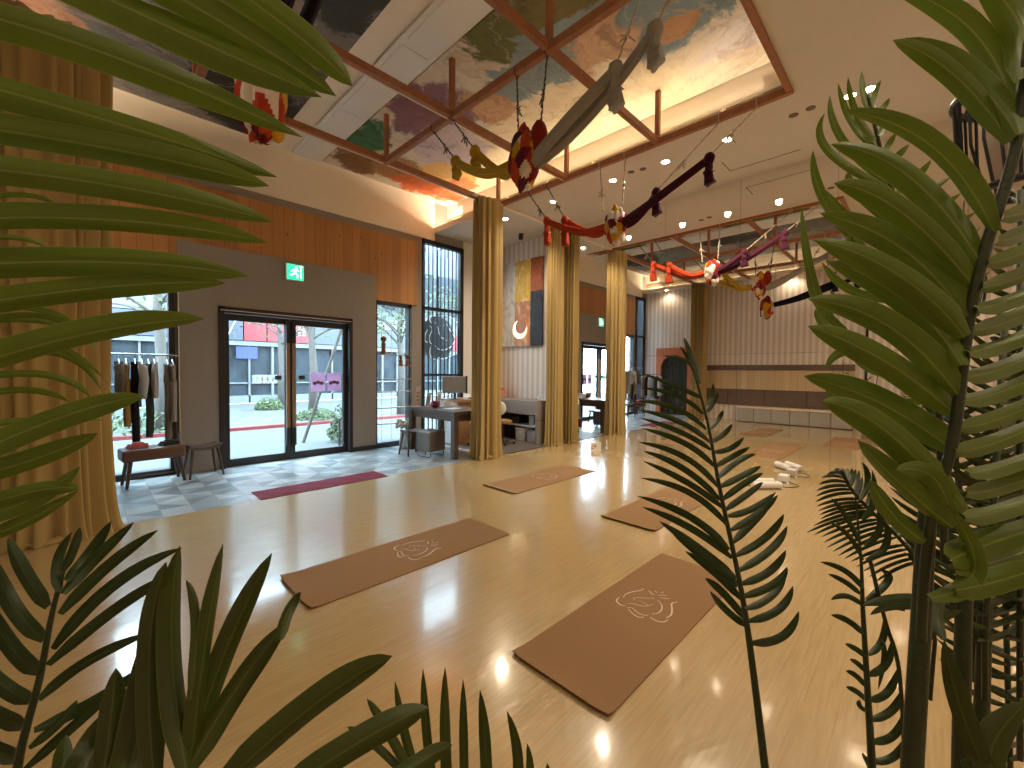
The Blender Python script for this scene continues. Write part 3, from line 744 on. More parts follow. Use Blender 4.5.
binbox(6.98, 6.50, 0.006, .13, .14, .28, 'pale storage box under the alcove desk, left of the other box', M['white'])
binbox(7.02, 6.24, .372, .08, .07, .2, 'small white container on the shelf under the alcove desk', M['white'])
t = thing('printer', 'black printer on the shelf beneath the alcove desk', 'printer', (7.0, 6.75, .372))
MB().box(-.13, .13, -.2, .2, 0, .17).build('body', M['black_metal'], t, bevel=.015)
MB().box(-.16, -.12, -.14, .14, .03, .045).build('tray', M['dark_metal'], t)
t = thing('paper_flower', 'pink paper flower box on top of the alcove desk', 'ornament', (6.98, 7.35, .92))
MB().box(-.09, .09, -.17, .17, 0, .2).build('box', M['pink'], t, bevel=.01)
a = MB()
for k in range(14): a.ball((random.uniform(-.08, .08), random.uniform(-.17, .17), .2 + random.uniform(0, .05)), .045, 8, 6)
a.build('petals', M['pink'], t, smooth=True)
t = thing('cup', 'small pale cup on the near end of the alcove desk', 'cup', (6.95, 6.02, .93))
MB().lathe([(.025, 0), (.035, .06), (.03, .07)], n=14).build('body', M['white'], t)
MB().tube(catmull([(0, .033, .05), (0, .055, .04), (0, .03, .015)]), .005, 6).build('handle', M['white'], t)
# office chair with white round back
def office_chair(x, y, rz, lab, seatmat):
    t = thing('office_chair', lab, 'chair', (x, y, 0.005), rz)
    MB().lathe([(.20, .44), (.215, .46), (.21, .50), (.17, .515)], n=24).build('seat', seatmat, t, smooth=True)
    MB().ball((-.2, 0, .78), .17, 16, 10, (.22, 1, .9)).build('backrest', M['white'], t, smooth=True)
    MB().tube(catmull([(-.05, 0, .44), (-.22, 0, .47), (-.24, 0, .65), (-.22, 0, .75)]), .014, 8).build('back_stem', M['steel'], t)
    MB().tube([(0, 0, .08), (0, 0, .44)], .022, 10).build('post', M['dark_metal'], t)
    for k in range(5):
        a = 2 * PI * k / 5
        g = MB().bar((0, 0, .09), (.25 * math.cos(a), .25 * math.sin(a), .06), .03, .02).build('foot', M['steel'], t)
        MB().ball((.25 * math.cos(a), .25 * math.sin(a), .028), .027, 10, 6).build('caster', M['black_metal'], g)
office_chair(6.25, 6.45, .4, 'office chair with tan seat and round white back before the alcove desk', M['mat_cork'])
office_chair(5.7, 6.55, 2.2, 'office chair with blue seat behind the dark reception table', fabric('blue_cloth', (.22, .36, .60)))

# ---------------------------------------------------------------- reception
tb = thing('reception_table', 'long dark wooden table with square legs beside the first curtain', 'table', (4.8, 6.5, 0))
MB().box(4.47, 5.28, 5.82, 7.30, .78, .84).build('table_top', M['dark_wood'], tb, world=True, bevel=.004)
a = MB(); a.box(4.51, 5.24, 5.86, 7.26, .66, .78); a.build('apron', M['dark_wood'], tb, world=True)
for x_, y_ in ((4.48, 5.83), (5.17, 5.83), (4.48, 7.19), (5.17, 7.19)):
    MB().box(x_, x_ + .1, y_, y_ + .1, 0, .78).build('leg', M['dark_wood'], tb, world=True, bevel=.003)
ct = thing('reception_counter', 'warm wooden counter beneath the latticed tall window', 'counter', (6.0, 7.4, 0))
MB().box(5.50, 6.60, 7.05, 7.75, .88, .94).build('top', M['mid_wood'], ct, world=True, bevel=.004)
MB().box(5.555, 6.58, 7.12, 7.70, .005, .88).build('cabinet', M['mid_wood'], ct, world=True)
a = MB(); a.box(5.45, 5.55, 7.1, 7.7, .0, .88); a.build('end_panel', M['white'], ct, world=True, label='white end panel')
t = thing('computer_monitor', 'grey backed computer monitor on the wooden counter before the lattice window', 'monitor', (5.45, 7.35, .94), .35)
t.location = (5.62, 7.30, .94); t.rotation_euler = (0, 0, -.45)
MB().box(-.27, .27, -.02, .015, .14, .50).build('screen', plain('monitor_back', (.20, .20, .21), .4), t, bevel=.008)
MB().box(.24, .275, -.03, .02, .13, .51).build('edge', M['black_metal'], t)
a = MB(); a.box(-.03, .03, -.01, .01, .01, .2); a.box(-.11, .11, -.08, .08, 0, .012); a.build('stand', M['dark_metal'], t)
t = thing('keyboard', 'black keyboard on the wooden counter below the monitor', 'keyboard', (6.25, 7.25, .942))
MB().box(-.25, .25, -.08, .08, 0, .018).build('base', M['black_metal'], t, bevel=.004)
a = MB()
for i in range(14):
    for j in range(4): a.box(-.23 + i * .033, -.205 + i * .033, -.07 + j * .035, -.045 + j * .035, .018, .025)
a.build('keys', M['dark_metal'], t)
t = thing('paper_tray', 'white desk tray with papers behind the keyboard', 'tray', (6.35, 7.55, .942))
MB().box(-.2, .2, -.13, .13, 0, .03).build('tray', M['white'], t, bevel=.004)
MB().box(-.18, .18, -.11, .11, .032, .075).build('papers', M['rail_edge'], t, bevel=.002)
def acrylic(x, y, h, lab, c):
    t = thing('brochure_stand', lab, 'stand', (x, y, .84), .5)
    MB().bar((0, 0, .01), (0, -.05, h), .17, .008, up=(0, 1, 0)).build('card', c, t)
    MB().box(-.09, .09, -.06, .04, 0, .012).build('base', M['white'], t)
    a = MB()
    for k in range(3): a.box(-.05, .05, -.045 - .0 * k, -.038, h * (.3 + .18 * k), h * (.36 + .18 * k))
    a.build('print', M['mat_cork'], t)
acrylic(4.60, 7.22, .40, 'tall pinkish brochure card at the left end of the dark table', plain('card_pink', (.55, .42, .38), .6))
acrylic(4.78, 7.10, .27, 'shorter brochure card, second from the left on the dark table', plain('card_grey', (.45, .38, .34), .6))
acrylic(4.95, 6.98, .30, 'white narrow brochure card on the dark table, third from the left', M['white'])
t = thing('flower_bowl', 'dark red flower bowl on the dark reception table', 'bowl', (4.70, 6.72, .842))
MB().lathe([(.04, 0), (.09, .04), (.11, .08), (.10, .08)], n=20).build('bowl', plain('dark_red_glaze', (.16, .02, .03), .3), t, smooth=True)
a = MB()
for k in range(16): a.ball((random.uniform(-.07, .07), random.uniform(-.07, .07), .085 + random.uniform(0, .04)), .028, 7, 5)
a.build('flowers', plain('plum_petals', (.24, .04, .07), .6), t, smooth=True)
t = thing('open_booklet', 'white open booklet lying on the dark table', 'booklet', (4.85, 6.35, .842), .2)
MB().box(-.15, 0, -.11, .11, 0, .008).box(.002, .15, -.11, .11, 0, .008).build('pages', M['white'], t, bevel=.002)
t = thing('cash_box', 'small white box on the dark table beside the flower bowl', 'box', (4.95, 6.72, .842))
MB().box(-.07, .07, -.08, .08, 0, .10).build('body', M['white'], t, bevel=.006); MB().box(-.072, .072, -.082, .082, .10, .12).build('lid', M['box_grey'], t)
# saddle stool helper
def saddle_stool(x, y, rz, lab, h, sx, sy, mat_top, mat_leg, th=.07):
    t = thing('stool', lab, 'stool', (x, y, 0), rz)
    vs = []; N = 14
    for i in range(N + 1):
        u = -1 + 2 * i / N; z = h + .035 * u * u
        for (yy, dz) in ((-sy, 0), (sy, 0), (sy, -th), (-sy, -th)): vs.append((u * sx, yy, z + dz))
    fs = [(i * 4 + k, i * 4 + (k + 1) % 4, (i + 1) * 4 + (k + 1) % 4, (i + 1) * 4 + k) for i in range(N) for k in range(4)] + [(3, 2, 1, 0), tuple(N * 4 + k for k in range(4))]
    a = MB(); a.add(vs, fs); a.build('seat', mat_top, t, bevel=.012)
    for i in (-1, 1):
        for j in (-1, 1): MB().tube([(i * sx * .75, j * sy * .7, h - th + .01), (i * sx * 1.02, j * sy * 1.15, .004)], [.02, .014], 10).build('leg', mat_leg, t)
    return t
saddle_stool(1.17, 7.45, .12, 'small saddle stool with splayed legs on the tiles beside the door', .44, .20, .15, M['dark_wood'], M['dark_wood'], .045)
saddle_stool(4.22, 6.75, .0, 'small black saddle stool beside the dark table and the taupe pouf', .44, .18, .14, M['dark_wood'], M['black_metal'], .04)
bn = thing('leather_bench', 'brown leather bench with splayed wooden legs before the window clothes rack', 'bench', (.62, 7.42, 0), .1)
MB().box(-.34, .32, -.18, .18, .34, .50).build('seat', M['leather'], bn, bevel=.03)
for i in (-1, 1):
    for j in (-1, 1): MB().tube([(i * .25, j * .12, .36), (i * .30, j * .16, .003)], [.026, .018], 10).build('leg', M['dark_wood'], bn)
MB().bar((-.28, -.14, .14), (.28, -.14, .14), .016).build('stretcher', M['dark_wood'], bn)
def folded(x, y, lab, mat):
    t = thing('folded_garment', lab, 'clothes', (x, y, .503), .3)
    a = MB()
    for k in range(3): a.box(-.10 + .01 * k, .10, -.08, .08 - .01 * k, .018 * k, .018 * k + .016)
    a.build('cloth', mat, t, bevel=.007); MB().ball((0.01, 0, .06), .05, 10, 6, (1.3, 1, .35), noise=.06).build('fold', mat, t, smooth=True)
folded(.45, 7.40, 'pink folded garment on the left of the leather bench', fabric('pink_cloth', (.62, .16, .18)))
folded(.78, 7.42, 'dark folded garment on the right of the leather bench', fabric('charcoal_cloth', (.04, .05, .05)))
# taupe pouf on wire feet
pf = thing('pouf', 'cube shaped taupe leather pouf on wire feet beside the dark table', 'pouf', (4.40, 6.42, 0), .15)
MB().box(-.19, .19, -.19, .19, .10, .47).build('cushion', M['olive_leather'], pf, bevel=.03)
for i in (-1, 1):
    MB().tube(catmull([(i * .15, -.15, .12), (i * .16, -.16, .02), (i * .16, 0, .009), (i * .16, .16, .02), (i * .15, .15, .12)]), .007, 6).build('wire_foot', M['dark_metal'], pf)
t = thing('gift_bag', 'red paper bag on the tiles under the dark table', 'bag', (4.62, 7.05, 0))
MB().box(-.08, .08, -.06, .06, 0, .22).build('body', plain('red_card', (.40, .02, .03), .5), t, bevel=.004)
MB().tube(catmull([(-.04, 0, .21), (-.03, 0, .29), (.03, 0, .29), (.04, 0, .21)]), .004, 5).build('handle', M['white'], t)
t = thing('dried_flowers', 'bunch of pale dried flowers on the floor behind the black stool', 'flowers', (4.45, 7.45, 0))
MB().lathe([(.06, 0), (.08, .1), (.06, .32), (.07, .36)], n=16).build('vase', M['white'], t, smooth=True)
a = MB()
for k in range(26): a.ball((random.uniform(-.12, .12), random.uniform(-.12, .12), .48 + random.uniform(-.08, .1)), .035, 6, 5)
a.build('blossoms', plain('cream_petals', (.62, .55, .45), .8), t, smooth=True)
MB().box(5.3, EX, TY - .03, TY, 0, .012).build('trim_11', M['dark_metal'], kind='structure')

# clothes rail and garments
rk = thing('clothes_rail', 'steel clothes rail across the window behind the leather bench', 'clothes rail', (.5, 7.68, 0))
MB().tube([(-.30, 7.68, 1.74), (.93, 7.68, 1.74)], .012, 10).build('rod', M['steel'], rk, world=True)
MB().tube([(-.30, 7.68, .0), (-.30, 7.68, 1.75)], .012, 10).build('upright', M['steel'], rk, world=True)
MB().tube([(-.30, 7.50, .012), (-.30, 7.83, .012)], .012, 10).build('foot', M['steel'], rk, world=True)
def garment(x, lab, mat, top, length, w1, w2, sleeves=False, seed=0, legs=False):
    rnd = random.Random(seed); t = thing('hanging_garment', lab, 'clothes', (x, 7.68, 1.74))
    h = MB(); h.tube(catmull([(0, 0, .02), (0.012, 0, .01), (0, 0, -.03), (0, 0, -.06)]), .003, 5); h.tube([(0, -.14, -.13), (0, 0, -.06), (0, .14, -.13)], .004, 5)
    h.build('hanger', M['steel'], t)
    def sheet(cx, cy, z0, z1, wa, wb, thick):
        N, K = 18, 24; vs = []
        for j in range(N + 1):
            q = j / N; z = z0 + (z1 - z0) * q; w_ = wa + (wb - wa) * min(1, q * 2.2) if q < .45 else wb + (wb * .1) * (q - .45)
            if q < .12: w_ = wa * (.35 + .65 * q / .12)
            for i in range(K):
                a = 2 * PI * i / K
                vs.append((cx + thick * math.cos(a) * (1 + .35 * math.sin(5 * a + 7 * q + seed)), cy + w_ * math.sin(a), z))
        fs = [(j * K + i, j * K + (i + 1) % K, (j + 1) * K + (i + 1) % K, (j + 1) * K + i) for j in range(N) for i in range(K)] + [tuple(range(K)), tuple(N * K + i for i in range(K))[::-1]]
        return vs, fs
    b = MB()
    if legs:
        b.add(*sheet(0, 0, -.12, -.38, w1, w1, .03)); b.add(*sheet(0, -w1 * .5, -.34, -.12 - length, w1 * .5, w2 * .45, .03)); b.add(*sheet(.02, w1 * .5, -.34, -.12 - length * .96, w1 * .5, w2 * .45, .03))
    else: b.add(*sheet(0, 0, -.10, -.12 - length, w1, w2, .035))
    b.build('cloth', mat, t, smooth=True)
    if sleeves:
        for s_ in (-1, 1):
            MB().tube([(0, s_ * w1 * .9, -.16), (.02, s_ * (w1 + .06), -.35), (.0, s_ * (w1 + .05), -.6)], [.05, .045, .035], 10).build('sleeve', mat, t, smooth=True)
gm = [(.30, 'olive brown top, leftmost garment in view on the window rail', (.16, .13, .10), .45, .12, .16, True, False), (.37, 'mustard trousers second from the left on the window rail', (.40, .26, .08), .85, .12, .14, False, True),
      (.46, 'long black lace scarf on the window rail, reaching lowest', (.02, .02, .02), 1.22, .06, .05, False, False), (.53, 'pale grey patterned top on the window rail beside the black scarf', (.50, .50, .50), .42, .13, .16, True, False),
      (.60, 'long dark green leggings on the window rail', (.05, .07, .06), 1.02, .07, .06, False, True), (.66, 'pale knitted top on the window rail, right of the dark leggings', (.48, .46, .44), .48, .12, .14, False, False),
      (.80, 'long grey brown leggings, second from the right on the window rail', (.20, .17, .14), 1.10, .09, .08, False, True), (.86, 'taupe wide trousers, rightmost on the window rail', (.30, .26, .22), .82, .12, .16, False, True)]
for k, (x, lab, c_, ln, w1, w2, sl, lg) in enumerate(gm):
    garment(x, lab, fabric('garment_cloth', c_), 0, ln, w1, w2, sl, k, lg)
# second rack between the arch and the window (seen in the mirror)
rk2 = thing('garment_rack', 'black garment rack before the arch, seen in the mirror', 'clothes rail', (-.3, 7.1, 0))
for y_ in (6.95, 7.75): MB().tube([(-.45, y_, 0.0), (-.45, y_, 1.5)], .014, 8).build('upright', M['black_metal'], rk2, world=True)
MB().tube([(-.45, 6.92, 1.5), (-.45, 7.78, 1.5)], .014, 8).build('rod', M['black_metal'], rk2, world=True)
cols = [(.62, .60, .58), (.05, .05, .06), (.30, .34, .42), (.66, .62, .58), (.03, .03, .03), (.45, .36, .32)]
for k, c_ in enumerate(cols):
    t = thing('jacket', ['pale grey', 'black', 'blue grey', 'cream', 'jet black long', 'dusty pink'][k] + ' jacket on the garment rack before the arch', 'clothes', (-.45, 7.03 + .13 * k, 1.5))
    m_ = fabric('jacket_cloth', c_)
    MB().lathe([(.03, -.06), (.16, -.14), (.19, -.3), (.18, -.75 - .1 * (k % 2)), (.17, -.8 - .1 * (k % 2))], n=16, sx=1.1, sy=.28).build('cloth', m_, t, smooth=True)
    MB().tube([(0, 0, .02), (0, 0, -.08)], .004, 5).build('hanger', M['steel'], t)

# orange arch panel with dark draped opening
ar = thing('arch_panel', 'terracotta panel with an arched dark curtained opening, seen in the mirror', 'arch', (RX + .1, 6.6, 0))
Ya, Yb, Za = 5.95, 7.30, 2.48
W2 = .50; yc = (Ya + Yb) / 2; zs = 1.72
out = [(Ya, 0), (Ya, Za), (Yb, Za), (Yb, 0), (yc + W2, 0)]
arc = [(yc + W2 * math.cos(PI * k / 24), zs + W2 * math.sin(PI * k / 24)) for k in range(25)]
a = MB()
def strip(mb, xa, xb):
    top = []
    for k in range(25):
        th = PI * k / 24; y_, z_ = arc[k]; top.append(((Yb if k <= 12 else Ya) if abs(math.cos(th)) > .64 else yc + (Yb - yc) * math.cos(th) / .64, Za if abs(math.cos(th)) <= .95 else Za))
    for x_ in (xa, xb):
        vs = [(x_, *p_) for p_ in arc] + [(x_, *p_) for p_ in top]
        mb.add(vs, [(k, k + 1, 26 + k, 25 + k) for k in range(24)])
        for y0_, y1_ in ((Ya, yc - W2), (yc + W2, Yb)):
            mb.add([(x_, y0_, 0), (x_, y1_, 0), (x_, y1_, zs), (x_, y0_, zs)], [(0, 1, 2, 3)])
        mb.add([(x_, yc + W2, zs), (x_, Yb, zs), (x_, Yb, Za)], [(0, 1, 2)]); mb.add([(x_, yc - W2, zs), (x_, Ya, zs), (x_, Ya, Za)], [(0, 1, 2)])
    edge = [(yc + W2, 0)] + arc + [(yc - W2, 0)]
    for p_, q_ in zip(edge, edge[1:]): mb.add([(xa, *p_), (xb, *p_), (xb, *q_), (xa, *q_)], [(0, 1, 2, 3)])
    for p_, q_ in zip([(Ya, 0), (Ya, Za), (Yb, Za)], [(Ya, Za), (Yb, Za), (Yb, 0)]): mb.add([(xa, *p_), (xb, *p_), (xb, *q_), (xa, *q_)], [(0, 1, 2, 3)])
strip(a, RX + .05, RX + .16); a.build('arch_surround', M['orange'], ar, world=True)
vs = []; K = 60
for z_ in (0.02, Za - .1):
    for k in range(K + 1): vs.append((RX + .03 + .015 * math.sin(k * .9), yc - W2 - .05 + (2 * W2 + .1) * k / K, z_))
a = MB(); a.add(vs, [(k, k + 1, K + 2 + k, K + 1 + k) for k in range(K)]); a.build('drape', fabric('charcoal_drape', (.035, .035, .03), (.06, .06, .05)), ar, world=True, smooth=True)

# rolled items by the bench end: two white towels
# ---------------------------------------------------------------- hammocks
PATCH = [(.38, .035, .012), (.62, .52, .42), (.55, .30, .02), (.20, .012, .02), (.45, .06, .015), (.70, .62, .52), (.10, .01, .03)]
patch_m = [fabric('patch_cloth', c_, None, 60, .4) for c_ in PATCH]
def silk(mb, pts, r0, r1, lobes=5, flat=.55):
    "bundled cloth following a curve, with lengthwise folds"
    q = catmull([tuple(p) for p in pts], 8); n_ = len(q); N = 20; vs = []
    for i, p in enumerate(q):
        a = Vector(q[max(0, i - 1)]); b = Vector(q[min(n_ - 1, i + 1)]); t = (b - a).normalized()
        s_ = t.cross(Vector((0, 0, 1)))
        s_ = s_.normalized() if s_.length > 1e-3 else Vector((0, 1, 0)); u = s_.cross(t)
        f = i / (n_ - 1); r = r0 + (r1 - r0) * f
        for k in range(N):
            an = 2 * PI * k / N; rr = r * (1 + .22 * math.cos(lobes * an + f * 2))
            vs.append(Vector(p) + s_ * (rr * flat * math.cos(an)) + u * (rr * math.sin(an)))
    mb.add(vs, [(i * N + k, i * N + (k + 1) % N, (i + 1) * N + (k + 1) % N, (i + 1) * N + k) for i in range(n_ - 1) for k in range(N)] + [tuple(range(N))[::-1], tuple((n_ - 1) * N + k for k in range(N))])
def strap(mb, hw, a, b, segs=6):
    "daisy chain strap with loops and a carabiner"
    a = Vector(a); b = Vector(b)
    pts = [a.lerp(b, k / 20) + Vector((.004 * math.sin(k * 2.1), .004 * math.cos(k * 1.7), 0)) for k in range(21)]
    mb.tube(pts, [.006 + .005 * (k % 2) for k in range(21)], 6)
    for f, s_ in ((.50, .032), (.62, .026)):
        c_ = a.lerp(b, f); ring = [c_ + Vector((.0, .013 * math.cos(2 * PI * k / 10), s_ * math.sin(2 * PI * k / 10))) for k in range(11)]
        hw.tube(ring, .005, 6, cap=False)
    c_ = a.lerp(b, .57)
    for k in range(5): mb.tube([c_, c_ + Vector((random.uniform(-.06, .06), random.uniform(-.07, .07), random.uniform(-.10, .02)))], .007, 5)
    ring = [a + Vector((.043 * math.cos(2 * PI * k / 12), 0, .052 * math.sin(2 * PI * k / 12) + .04)) for k in range(13)]
    mb.tube(ring, .006, 6, cap=False)
M['strap'] = plain('dark_webbing', (.06, .045, .04), .7); M['strap_pale'] = plain('pale_webbing', (.45, .38, .28), .7)
def hammock(lab, X, ya, yb, za, zb, yk, zk, mat, strapm, tops, tails=(.22, .18), r=.05, knot_tail=None, bow=.12):
    t = thing('aerial_hammock', lab, 'aerial hammock', (X, (ya + yb) / 2, 4.55), group=None)
    for (y, z, yt) in ((ya, za, tops[0]), (yb, zb, tops[1])):
        st = MB(); hw = MB(); strap(st, hw, (X, yt, 4.55), (X, y, z + .02))
        q = st.build('strap', strapm, t, world=True); hw.build('carabiner', M['chrome'], q, world=True)
    s1 = MB()
    for i, (y, z) in enumerate(((ya, za), (yb, zb))):
        dx = .05 * (i * 2 - 1)
        p0 = Vector((X, y, z)); p3 = Vector((X + dx * .4, yk, zk))
        m1 = p0.lerp(p3, .35) - Vector((-dx, 0, bow * .8)); m2 = p0.lerp(p3, .7) - Vector((-dx, 0, bow))
        silk(s1, [p0, m1, m2, p3], r * .8, r * 1.1)
    s1.build('silk', mat, t, world=True, smooth=True)
    for i, (y, z) in enumerate(((ya, za), (yb, zb))):
        kn = MB(); kn.ball((X, y, z), .065, 12, 8, (1, 1, 1.1), noise=.07)
        tl = tails[i]; silk(kn, [(X, y, z), (X + .02, y + .01, z - tl * .5), (X + .01, y - .01, z - tl)], .045, .075, 4, .7)
        kn.build('knot', mat, t, world=True, smooth=True)
    return t
def bundle(lab, X, ya, yb, y, z0, z1, seed, strapm, elong=None, order=None):
    rnd = random.Random(seed)
    t = thing('patchwork_bundle', lab, 'hammock bundle', (X, y, 4.55))
    for yy in (ya, yb):
        st = MB(); hw = MB(); strap(st, hw, (X, yy, 4.55), (X, yy * .75 + y * .25, z1 - .03))
        q = st.build('strap', strapm, t, world=True); hw.build('carabiner', M['chrome'], q, world=True)
    seeds = [(Vector((rnd.gauss(0, 1), rnd.gauss(0, 1), rnd.gauss(0, 1.2))).normalized(), k % 7) for k in range(34)]
    b = MB(); NN, MM = 48, 36; H = (z1 - z0) / 2; cz = (z0 + z1) / 2; P_ = []; idx = []
    for i_ in range(MM + 1):
        th = PI * i_ / MM
        for k in range(NN):
            ph = 2 * PI * k / NN; d_ = Vector((math.sin(th) * math.cos(ph), math.sin(th) * math.sin(ph), math.cos(th)))
            ds = sorted(((d_ - sd).length, m_) for sd, m_ in seeds)
            q_ = .80 + .42 * min(.5, ds[1][0] - ds[0][0]) + .035 * math.sin(9 * th + 5 * ph)
            P_.append((X + d_.x * .175 * q_, y + d_.y * .185 * q_, cz + d_.z * H * q_ * 1.1)); idx.append(ds[0][1])
    for i_ in range(MM):
        for k in range(NN):
            f_ = (i_ * NN + k, i_ * NN + (k + 1) % NN, (i_ + 1) * NN + (k + 1) % NN, (i_ + 1) * NN + k)
            b.add([P_[q_] for q_ in f_], [(0, 1, 2, 3)], mi=(idx[f_[0]] + seed) % 7)
    b.build('knotted_cloth', patch_m, t, world=True, smooth=True)
    if elong:
        mt, dy = elong; e = MB(); e.ball((X + .02, y + dy, z1 - .17), .085, 12, 10, (1, 1, 2.2), noise=.04); e.build('rolled_cloth', mt, t, world=True, smooth=True)
rust = fabric('rust_silk', (.30, .030, .010), (.38, .045, .012), 90, .2, .05); yel = fabric('mustard_silk', (.46, .30, .025), (.36, .22, .02), 90, .2, .05)
gry = fabric('grey_silk', (.33, .30, .25), (.26, .235, .20), 90, .2, .05); plum = fabric('plum_silk', (.050, .006, .018), (.035, .005, .014), 90, .2, .05)
navy = fabric('navy_silk', (.012, .010, .022), (.018, .012, .03), 90, .2, .05); maroon = fabric('maroon_silk', (.06, .006, .012), (.04, .004, .008), 90, .2, .05)
# row nearest the mirror
bundle('patchwork cloth bundle between the rust red and plum silks', 5.35, 3.50, 3.09, 3.22, 3.36, 3.92, 1, M['strap_pale'])
hammock('rust red aerial silk hammock above the middle gold curtain', 5.35, 4.51, 4.14, 4.03, 3.95, 3.36, 3.66, rust, M['strap'], (4.89, 4.49), (.38, .40))
hammock('dark plum aerial silk hammock running up toward the right palm', 5.35, 1.95, 2.62, 4.16, 3.94, 3.14, 3.64, plum, M['strap_pale'], (1.44, 1.84), (.30, .28), r=.055, bow=.05)
# middle row
bundle('patchwork cloth bundle between the mustard and grey silks', 3.11, 3.04, 2.64, 2.92, 3.36, 3.98, 4, M['strap'], (fabric('brick_cloth', (.24, .02, .008)), -.17))
hammock('mustard aerial silk hammock under the frescoed ceiling', 3.11, 4.04, 3.69, 4.03, 4.02, 3.06, 3.66, yel, M['strap'], (4.49, 4.11), (.17, .2), r=.048)
hammock('grey aerial silk hammock rising from the middle patchwork bundle', 3.11, 1.90, 1.56, 4.05, 4.18, 2.78, 3.60, gry, M['strap_pale'], (1.66, 1.29), (.3, .25), r=.06, bow=.04)
# rear row
bundle('patchwork cloth bundle of white, yellow and plum behind the left palm', .87, 3.55, 3.10, 3.30, 3.08, 3.75, 2, M['strap_pale'])
hammock('dark maroon aerial silk hammock at the top behind the left palm leaves', .87, 1.30, 1.75, 4.0, 3.95, 3.12, 3.50, navy, M['strap'], (1.28, 1.72), (.28, .26), r=.055, bow=.05)

# black slatted cage lamp upper right
cg = thing('cage_pendant', 'large black slatted cage pendant hanging behind the right palm top', 'pendant lamp', (3.7, -.38, CZ))
MB().tube([(0, 0, 0), (0, 0, -1.15)], .008, 6).build('cord', M['black_metal'], cg)
prof = [(.12, -1.12), (.26, -1.22), (.31, -1.45), (.29, -1.75), (.22, -2.0)]
for r_, z_ in (prof[0], prof[2], prof[4]):
    MB().tube([(r_ * math.cos(2 * PI * k / 32), r_ * math.sin(2 * PI * k / 32), z_) for k in range(33)], .022, 8, cap=False).build('hoop', M['black_metal'], cg, smooth=True)
a = MB()
for k in range(26):
    an = 2 * PI * k / 26; a.tube([(r_ * math.cos(an), r_ * math.sin(an), z_) for r_, z_ in prof], .008, 5)
a.build('slats', M['black_metal'], cg)
MB().lathe([(.06, -1.2), (.18, -1.3), (.20, -1.6), (.14, -1.95)], n=20).build('shade', fabric('cream_shade', (.62, .52, .44)), cg, smooth=True)

# ---------------------------------------------------------------- palms
def leaf(mb, a, mid, b, hw, roll=0., fold=.35, n=14, prof='lance', twist=0.):
    a, mid, b = Vector(a), Vector(mid), Vector(b); c = 2 * mid - (a + b) / 2
    P = [(1 - t) ** 2 * a + 2 * t * (1 - t) * c + t * t * b for t in (i / n for i in range(n + 1))]
    vs = []; uv = []
    for i, p in enumerate(P):
        t = i / n
        tg = (P[min(n, i + 1)] - P[max(0, i - 1)]); tg = tg.normalized() if tg.length > 1e-9 else Vector((1, 0, 0))
        view = (CPOS - p).normalized()
        s_ = tg.cross(view); s_ = s_.normalized() if s_.length > 1e-4 else tg.orthogonal().normalized()
        nn = s_.cross(tg).normalized()
        an = roll + twist * t; s2 = s_ * math.cos(an) + nn * math.sin(an); n2 = -s_ * math.sin(an) + nn * math.cos(an)
        w_ = hw * .92 * min(1, .45 + t / .16 * .55) * max(0, 1 - max(0, (t - .58) / .42) ** 2.0) ** .75
        w_ = max(w_, hw * .02)
        for o_ in (-1, -.5, 0, .5, 1):
            vs.append(p + s2 * (w_ * o_) + n2 * (fold * w_ * (.5 - abs(o_)) + .06 * w_ * (1 if abs(o_) == .5 else 0)))
    fs = []; us = []
    for i in range(n):
        for k in range(4):
            fs.append((i * 5 + k, i * 5 + k + 1, i * 5 + k + 6, i * 5 + k + 5))
            us.append([(k / 4, i / n), ((k + 1) / 4, i / n), ((k + 1) / 4, (i + 1) / n), (k / 4, (i + 1) / n)])
    mb.add(vs, fs, us)
def parse(s_): return [tuple(float(q) for q in ln.split()) for ln in s_.strip().splitlines() if ln.strip()]
def leaves_px(mb, rows, d0, d1, roll=.25, jitter=.03, fold=.35, twist=.3, seed=1, WS=1.0):
    rnd = random.Random(seed)
    for r in rows:
        bx, by, mx, my, tx, ty, w_ = r[:7]; k = 1 if rnd.random() < .5 else -1
        da = d0 + rnd.uniform(-jitter, jitter) * .4; db = d1 + rnd.uniform(-jitter, jitter); dm = (da + db) / 2 + rnd.uniform(0, jitter)
        leaf(mb, at(bx, by, da), at(mx, my, dm), at(tx, ty, db), w_ * WS * dm / FPX, roll=roll * k + rnd.uniform(-.15, .15), fold=fold, twist=rnd.uniform(-twist, twist))
def palm(lab, x, y, pot=True, z=0, r=.2, h=.38):
    t = thing('potted_palm', lab, 'palm', (x, y, z))
    if pot:
        MB().lathe([(r * .7, 0), (r * .75, .02), (r, h), (r * .93, h), (r * .9, h - .05)], n=28).build('pot', M['pot'], t)
        MB().lathe([(r * .9, h - .06), (r * .88, h - .05)], n=20).build('soil', M['soil'], t)
    return t

